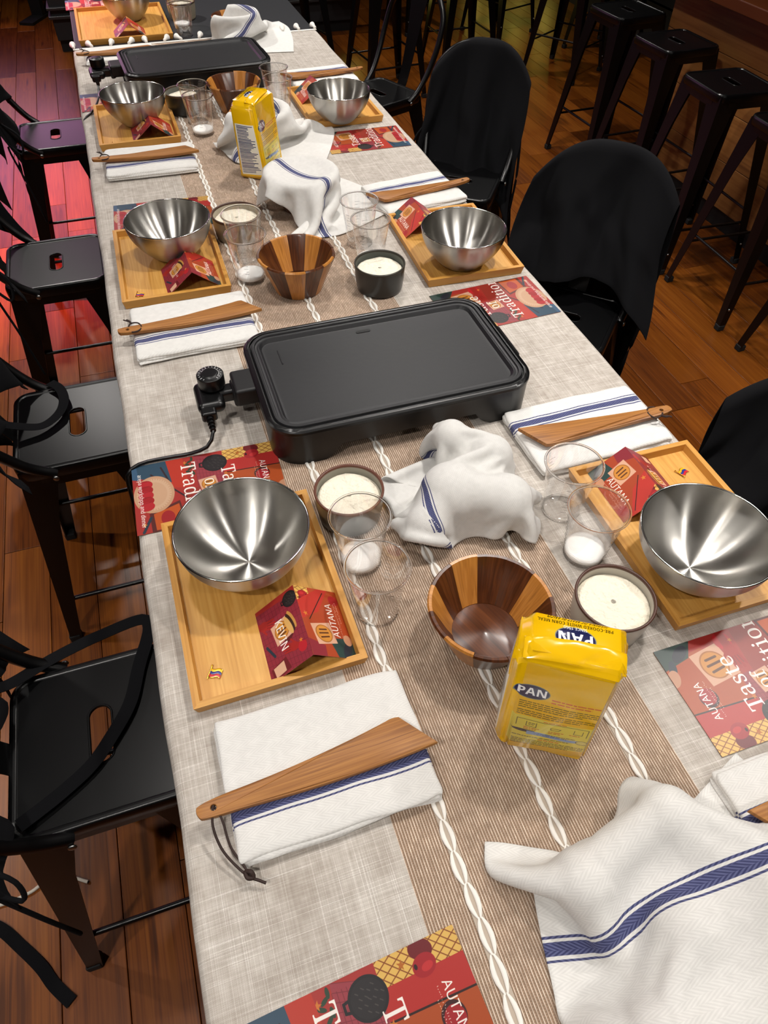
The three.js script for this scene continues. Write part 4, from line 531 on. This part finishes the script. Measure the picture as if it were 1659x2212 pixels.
function metalSeat(name, label, category, pos, turn, H, back, group) {
  const o = thing(name, label, category, pos, turn, group);
  part(o, 'seat', seatParts.seat.clone().translate(0, H, 0), mat.metal); part(o, 'grip_slot_edge', seatParts.lip.clone().translate(0, H, 0), mat.metal);
  const c = 0.143, sp = 0.03 + 0.05 * H / 0.76, at = (sx, sz, y) => { const t = 1 - y / (H - 0.012); return V(sx * (c + sp * t), y, sz * (c + sp * t)); };
  for (const sx of [1, -1]) for (const sz of [1, -1]) {
    const L = (y, w, th) => { const p = at(sx, sz, y); return [[0, 0], [-w, 0], [-w, -th], [-th, -th], [-th, -w], [0, -w]].map(([a, b]) => V(p.x + sx * a, y, p.z + sz * b)); };
    const g = [loft(L(H - 0.012, 0.088, 0.003), L(H * 0.72, 0.06, 0.003)), loft(L(H * 0.72, 0.06, 0.003), L(0.012, 0.03, 0.003))];
    const leg = part(o, 'leg', merge(g), mat.metal), f = at(sx, sz, 0.01); part(leg, 'rubber_foot', rbox(0.032, 0.026, 0.032, 0.004, f.x - sx * 0.014, 0.0135, f.z - sz * 0.014, 1), mat.rubber);
    if (H > 0.7) part(leg, 'foot_stud', new THREE.SphereGeometry(0.006, 8, 6).translate(at(sx, sz, 0.1).x - sx * 0.012, 0.1, at(sx, sz, 0.1).z + sz * 0.001), mat.chrome);
  }
  const apr = []; for (let k = 0; k < 4; k++) apr.push(box(0.2, 0.03, 0.0025, 0, H - 0.045, 0.146).rotateY(k * Math.PI / 2)); part(o, 'seat_apron', merge(apr), mat.metal);
  for (const [y, ax] of [[H * 0.27, 0], [H * 0.33, 1]]) for (const s of [1, -1]) { const a = ax ? at(s, 1, y) : at(1, s, y), b = ax ? at(s, -1, y) : at(-1, s, y); const g = bar(V(a.x - (ax ? s : 1) * 0.008, y, a.z - (ax ? 1 : s) * 0.008), V(b.x - (ax ? s : -1) * 0.008, y, b.z + (ax ? 1 : -s) * 0.008), 0.0065); part(o, 'crossbar', g, mat.metal); }
  if (back) {
    const q = [[-0.06, -0.018, 0.157], [-0.105, 0.02, 0.164], [-0.16, 0.1, 0.174], [-0.205, 0.2, 0.18], [-0.236, 0.29, 0.165], [-0.252, 0.352, 0.11], [-0.258, 0.376, 0.045]], P = [...q.map(([x, y, z]) => V(x, H + y, z)), ...q.slice().reverse().map(([x, y, z]) => V(x, H + y, -z))];
    part(o, 'back_frame', tube(P, 0.0125, 90, 8), mat.metal);
    const P2 = []; for (let i = 0; i < 14; i++) for (const s of [-1, 1]) { const t = i / 13; P2.push(V(-0.147 - 0.11 * Math.pow(t, 0.8), H - 0.01 + 0.38 * t, s * (0.028 + 0.03 * t * t))); } part(o, 'back_slat', gridShell(P2, 14, 2, 0.003, 1, 1), mat.metal);
    for (const s of [1, -1]) part(o, 'bolt', new THREE.SphereGeometry(0.0075, 10, 8).scale(1, 1, 0.5).translate(-0.06, H - 0.02, s * 0.1715), mat.chrome);
  }
  return o;
}
function ribbonGeo(pts, w, up = null, n = 50) {     // a flat strap along a curve
  const c = new THREE.CatmullRomCurve3(pts, false, 'centripetal'), P = []; for (let i = 0; i <= n; i++) { const p = c.getPointAt(i / n), t = c.getTangentAt(i / n), u = up ?? V(Math.sin(i * 0.23) * 0.3, 1, Math.cos(i * 0.31) * 0.3).normalize(), s = new THREE.Vector3().crossVectors(t, u).normalize().multiplyScalar(w / 2); P.push(p.clone().sub(s), p.clone().add(s)); } return gridShell(P, n + 1, 2, 0.0015, 1, 1);
}
function apronGeo(H, seed, Lin, Lout, half = 0.205, skew = 0, flare = 0.16) { // in the chair's frame: folded over the back, one half inside, one outside
  const nu = 40, nv = 61, P = [];
  for (let i = 0; i < nu; i++) for (let j = 0; j < nv; j++) {
    const u = i / (nu - 1) * 2 - 1, s = j / (nv - 1) * 2 - 1, a = Math.abs(s), inn = s > 0, len = (inn ? Lin : Lout) * (1 + (inn ? 0.1 : 0.07) * Math.sin(u * 1.6 + seed)) * (1 + skew * u * (inn ? 1 : -0.6));
    const top = H + 0.394 - 0.11 * Math.pow(Math.abs(u), 2.6), n = fbm(u * 2.2 + 20, s * 1.4 + 20, 99, 99, seed, 3) - 0.5, fold = Math.sin(u * 7 + seed * 2 + n * 5) * 0.034 * clamp(a * 1.8, 0, 1);
    const d = a * len, rx = 0.018, arc = Math.min(d, rx * 1.57), th = arc / rx, x = (inn ? 1 : -1) * (rx * Math.sin(th) + (inn ? flare * Math.pow(a, 1.4) : 0.03 * a) + fold * 0.8 + 0.02 * n * a), y = top + rx * (Math.cos(th) - 1) - Math.max(0, d - arc) * 0.96;
    P.push(V(-0.262 + 0.05 * Math.pow(Math.abs(u), 3) + x, Math.max(y, 0.02), u * (half + 0.03 * a) * (1 - 0.12 * a * (inn ? 0 : 1)) + 0.012 * Math.sin(s * 5 + seed)));
  }
  return gridShell(P, nu, nv, 0.003, 1, 1);
}
const SH = 0.62;
function chair(label, x, z, turn) { return metalSeat('metal_chair', label, 'chair', [x, 0, z], turn, SH, true, 'black metal chairs at the table'); }
function apron(label, x, z, turn, seed, Lin, Lout, straps = true, skew = 0, flare = 0.16) {
  const o = thing('black_apron', label, 'apron', [x, 0, z], turn, 'black aprons over chair backs'); part(o, 'apron_cloth', apronGeo(SH, seed, Lin, Lout, 0.205, skew, flare), mat.apron);
  if (straps) { part(o, 'apron_tie', tube([V(-0.16, SH + 0.12, 0.2), V(-0.11, SH + 0.08, 0.23), V(-0.12, SH + 0.02, 0.24), V(-0.16, SH + 0.05, 0.22), V(-0.14, SH - 0.1, 0.23), V(-0.12, SH - 0.25, 0.235)], 0.004, 40, 6), mat.apron); part(o, 'apron_tie', ribbonGeo([V(-0.24, SH + 0.1, -0.2), V(-0.2, SH - 0.05, -0.215), V(-0.21, SH - 0.25, -0.2), V(-0.2, SH - 0.42, -0.205)], 0.012), mat.apron); }
  return o;
}
const leftChairs = [[-0.293, -0.628, 'beside the clear capital name card'], [-0.295, -1.478, 'beside the centre griddle'], [-0.325, -2.288, 'beside the middle tray'], [-0.3, -3.345, 'beside the black-end griddle']];
leftChairs.forEach(([x, z, w], k) => { chair(`black metal chair with slotted seat on pink-lit side, ${w}`, x, z, 0); apron(`black apron hung over chair back on pink-lit side, ${w}`, x, z, 0, k + 2, 0.32, 0.5, k !== 1, 0, 0.09); });
const rightChairs = [[1.09, -1.53, -2.34, 'beside the middle tray', 0.36, 0.84, 6, -0.1], [1.14, -2.46, -2.2, 'near the black-end griddle', 0.5, 0.62, 4, 0.1], [0.93, -0.5, -2.55, 'beside the tray by the flour bag', 0.3, 0.5, 9, 0]];
rightChairs.forEach(([x, z, a, w, li, lo, sd, sk]) => { chair(`black metal chair under an apron on bar side, ${w}`, x, z, a); const p = apron(`black apron over chair back on bar side, ${w}`, x, z, a, sd, li, lo, true, sk); if (sd === 4) p.scale.z = 0.9; });
chair('black metal chair with bare curved back on bar side, near the black table end', 1.13, -3.42, -2.75);
{ // straps that lie on the left seats
  const y = SH + 0.006, S = (l) => l.map(([u, v, h = 0]) => px(u, v, y + h));
  solo('apron_strap', ribbonGeo(S([[-20, 1492, 0.05], [20, 1478, 0.03], [115, 1422, 0.004], [210, 1375, 0.004], [312, 1338, 0.004], [322, 1352, 0.004], [300, 1440, 0.003], [280, 1520, 0.004], [240, 1592, 0.004], [200, 1650, 0.003], [130, 1715, 0.003], [40, 1785, 0.005]]), 0.024, V(0, 1, 0), 80), mat.apron, 'black apron strap looped across the seat beside the clear capital name card', 'strap');
  solo('apron_strap', ribbonGeo(S([[-20, 912, 0.04], [30, 920, 0.02], [90, 920, 0.006], [128, 892, 0.006], [138, 865, 0.01], [128, 838, 0.006], [108, 826, 0.004]]), 0.024, V(0, 1, 0), 60), mat.apron, 'black apron strap curled on the seat beside the centre griddle', 'strap');
  solo('apron_strap', ribbonGeo([[-60, 1985], [0, 2006], [45, 2045], [90, 2090], [115, 2125], [155, 2165]].map(([u, v], k) => px(u, v, 0.004 + 0.002 * (k & 1))), 0.026, V(0, 1, 0), 60), mat.apron, 'black apron strap lying on the plank floor', 'strap');
  solo('white_cable', tube([[-80, 1985], [-20, 1962], [30, 1945], [70, 1925], [102, 1902], [150, 1895], [190, 1905]].map(([u, v]) => px(u, v, 0.0045)), 0.004, 40, 8), mat.whiteCord, 'thin white cable lying on the plank floor', 'cable');
}
// ---------------------------------------------------------------- the bar and its stools
{
  const o = thing('bar_counter', 'wooden bar counter with plank front behind the row of stools', 'counter', [0, 0, 0]);
  const top = M({ map: barMap, roughness: 0.4, color: 0x8a6a54 }), bm = [0, 1, 2].map((k) => { const t = barMap.clone(); t.offset.set(0.31 * k, 0.17 * k); t.needsUpdate = true; return M({ map: t, roughness: 0.5, color: new THREE.Color().setScalar(1 - 0.1 * k) }); });
  part(o, 'counter_top', planarUV(rbox(0.9, 0.05, 5.1, 0.006, 3.15, 0.937, -1.15), 0, 2, 1.2, 0.5), top, 'dark red-brown counter top'); part(o, 'bar_core', box(0.5, 0.9, 5.0, 3.1, 0.46, -1.15), mat.black);
  for (let r = 0; r < 4; r++) for (let k = 0; k < 3; k++) { const a = 1.35 - k * 1.8 - (r & 1) * 0.6, z0 = Math.max(a - 1.8, -3.65), z1 = k ? a : 1.35, L = z1 - z0, g = planarUV(rbox(0.02, 0.2035, L - 0.003, 0.002, 2.838, 0.19 + r * 0.206, (z0 + z1) / 2), 1, 2, 2.2, 0.6, r * 0.3, k * 0.4); part(o, 'front_board', g, bm[(r + k) % 3]); }
  part(o, 'kick_plate', box(0.02, 0.085, 5.0, 2.845, 0.0425, -1.15), mat.black);
}
[[2.6, -3.265, 0.02, 'beside the bar, one from the last'], [2.5, -2.705, -0.05, 'beside the bar, in the middle of the row'], [2.485, -2.222, -0.04, 'beside the bar, with a scuffed front leg'], [2.66, -3.8, 0.05, 'last in the row along the bar'], [2.47, -1.66, 0, 'beside the bar, first in the row']].forEach(([x, z, a, w]) => metalSeat('bar_stool', `black backless metal stool ${w}`, 'stool', [x, 0, z], a, 0.76, false, 'backless stools along the bar'));
[[2.46, -5.52, 0.02], [3.2, -5.24, 0.55], [1.78, -5.22, 0.1], [1.28, -5.75, 0.2], [3.75, -5.6, 0.3], [2.55, -6.6, 0.1], [3.15, -6.3, 0.4]].forEach(([x, z, a]) => metalSeat('bar_stool', 'black metal stool standing on open floor beyond the table', 'stool', [x, 0, z], a, 0.76, false, 'stools beyond the table'));
{ // black cabinet past the end of the table
  const o = thing('black_cabinet', 'black panelled cabinet past the bare table end', 'cabinet', [0.82, 0, -6.95], -0.03);
  part(o, 'body', rbox(2.36, 1.15, 0.62, 0.006, 0, 0.655, -0.03), M({ color: 0x1d1d20, roughness: 0.6 })); part(o, 'plinth', box(2.34, 0.1, 0.56, 0, 0.05, -0.03), mat.black); part(o, 'moulding', merge([rbox(2.4, 0.022, 0.66, 0.006, 0, 0.235, -0.02), rbox(2.4, 0.02, 0.66, 0.006, 0, 0.29, -0.02)]), M({ color: 0x2a2a2c, roughness: 0.35 })); part(o, 'cabinet_top', rbox(2.42, 0.03, 0.68, 0.005, 0, 1.245, -0.03), mat.black);
  const p = part(o, 'shelf', rbox(0.5, 0.02, 0.2, 0.004, 1.2, 0.3, 0.36), mat.metal);
}
const bulbGeo = lathe([[0, -0.034], [0.012, -0.03], [0.021, -0.016], [0.022, 0], [0.012, 0.02], [0.009, 0.03], [0, 0.03]], 16), bulbMat = new THREE.MeshStandardMaterial({ color: 0, emissive: 0xf2e25a, emissiveIntensity: 12 });
[[1.86, 0.35, -6.5], [1.96, 0.35, -6.5], [4.55, 0.75, -9.2], [4.75, 0.8, -9.0], [4.35, 0.72, -9.4], [4.9, 0.75, -8.6]].forEach(([x, y, z], k) => {
  const o = thing('glowing_bulb', k < 2 ? 'small yellow-green bulb glowing on the black cabinet shelf' : 'small yellow-green bulb hanging in the far dark corner', 'bulb', [x, y, z], 0, k < 2 ? 'bulbs on the cabinet' : 'bulbs in the far corner');
  part(o, 'glass', bulbGeo, bulbMat); part(o, 'socket', cyl(0.01, 0.01, 0.03, 0, 0.04, 0, 10), mat.black); if (k > 1) part(o, 'wire', cyl(0.002, 0.002, CEIL - y - 0.05, 0, (CEIL - y + 0.05) / 2, 0, 6), mat.black);
  const l = new THREE.PointLight(0xf2d860, k < 2 ? 0.08 : 0.3, 0, 2); l.castShadow = true; o.add(l);
});
renderer.render(scene, camera);
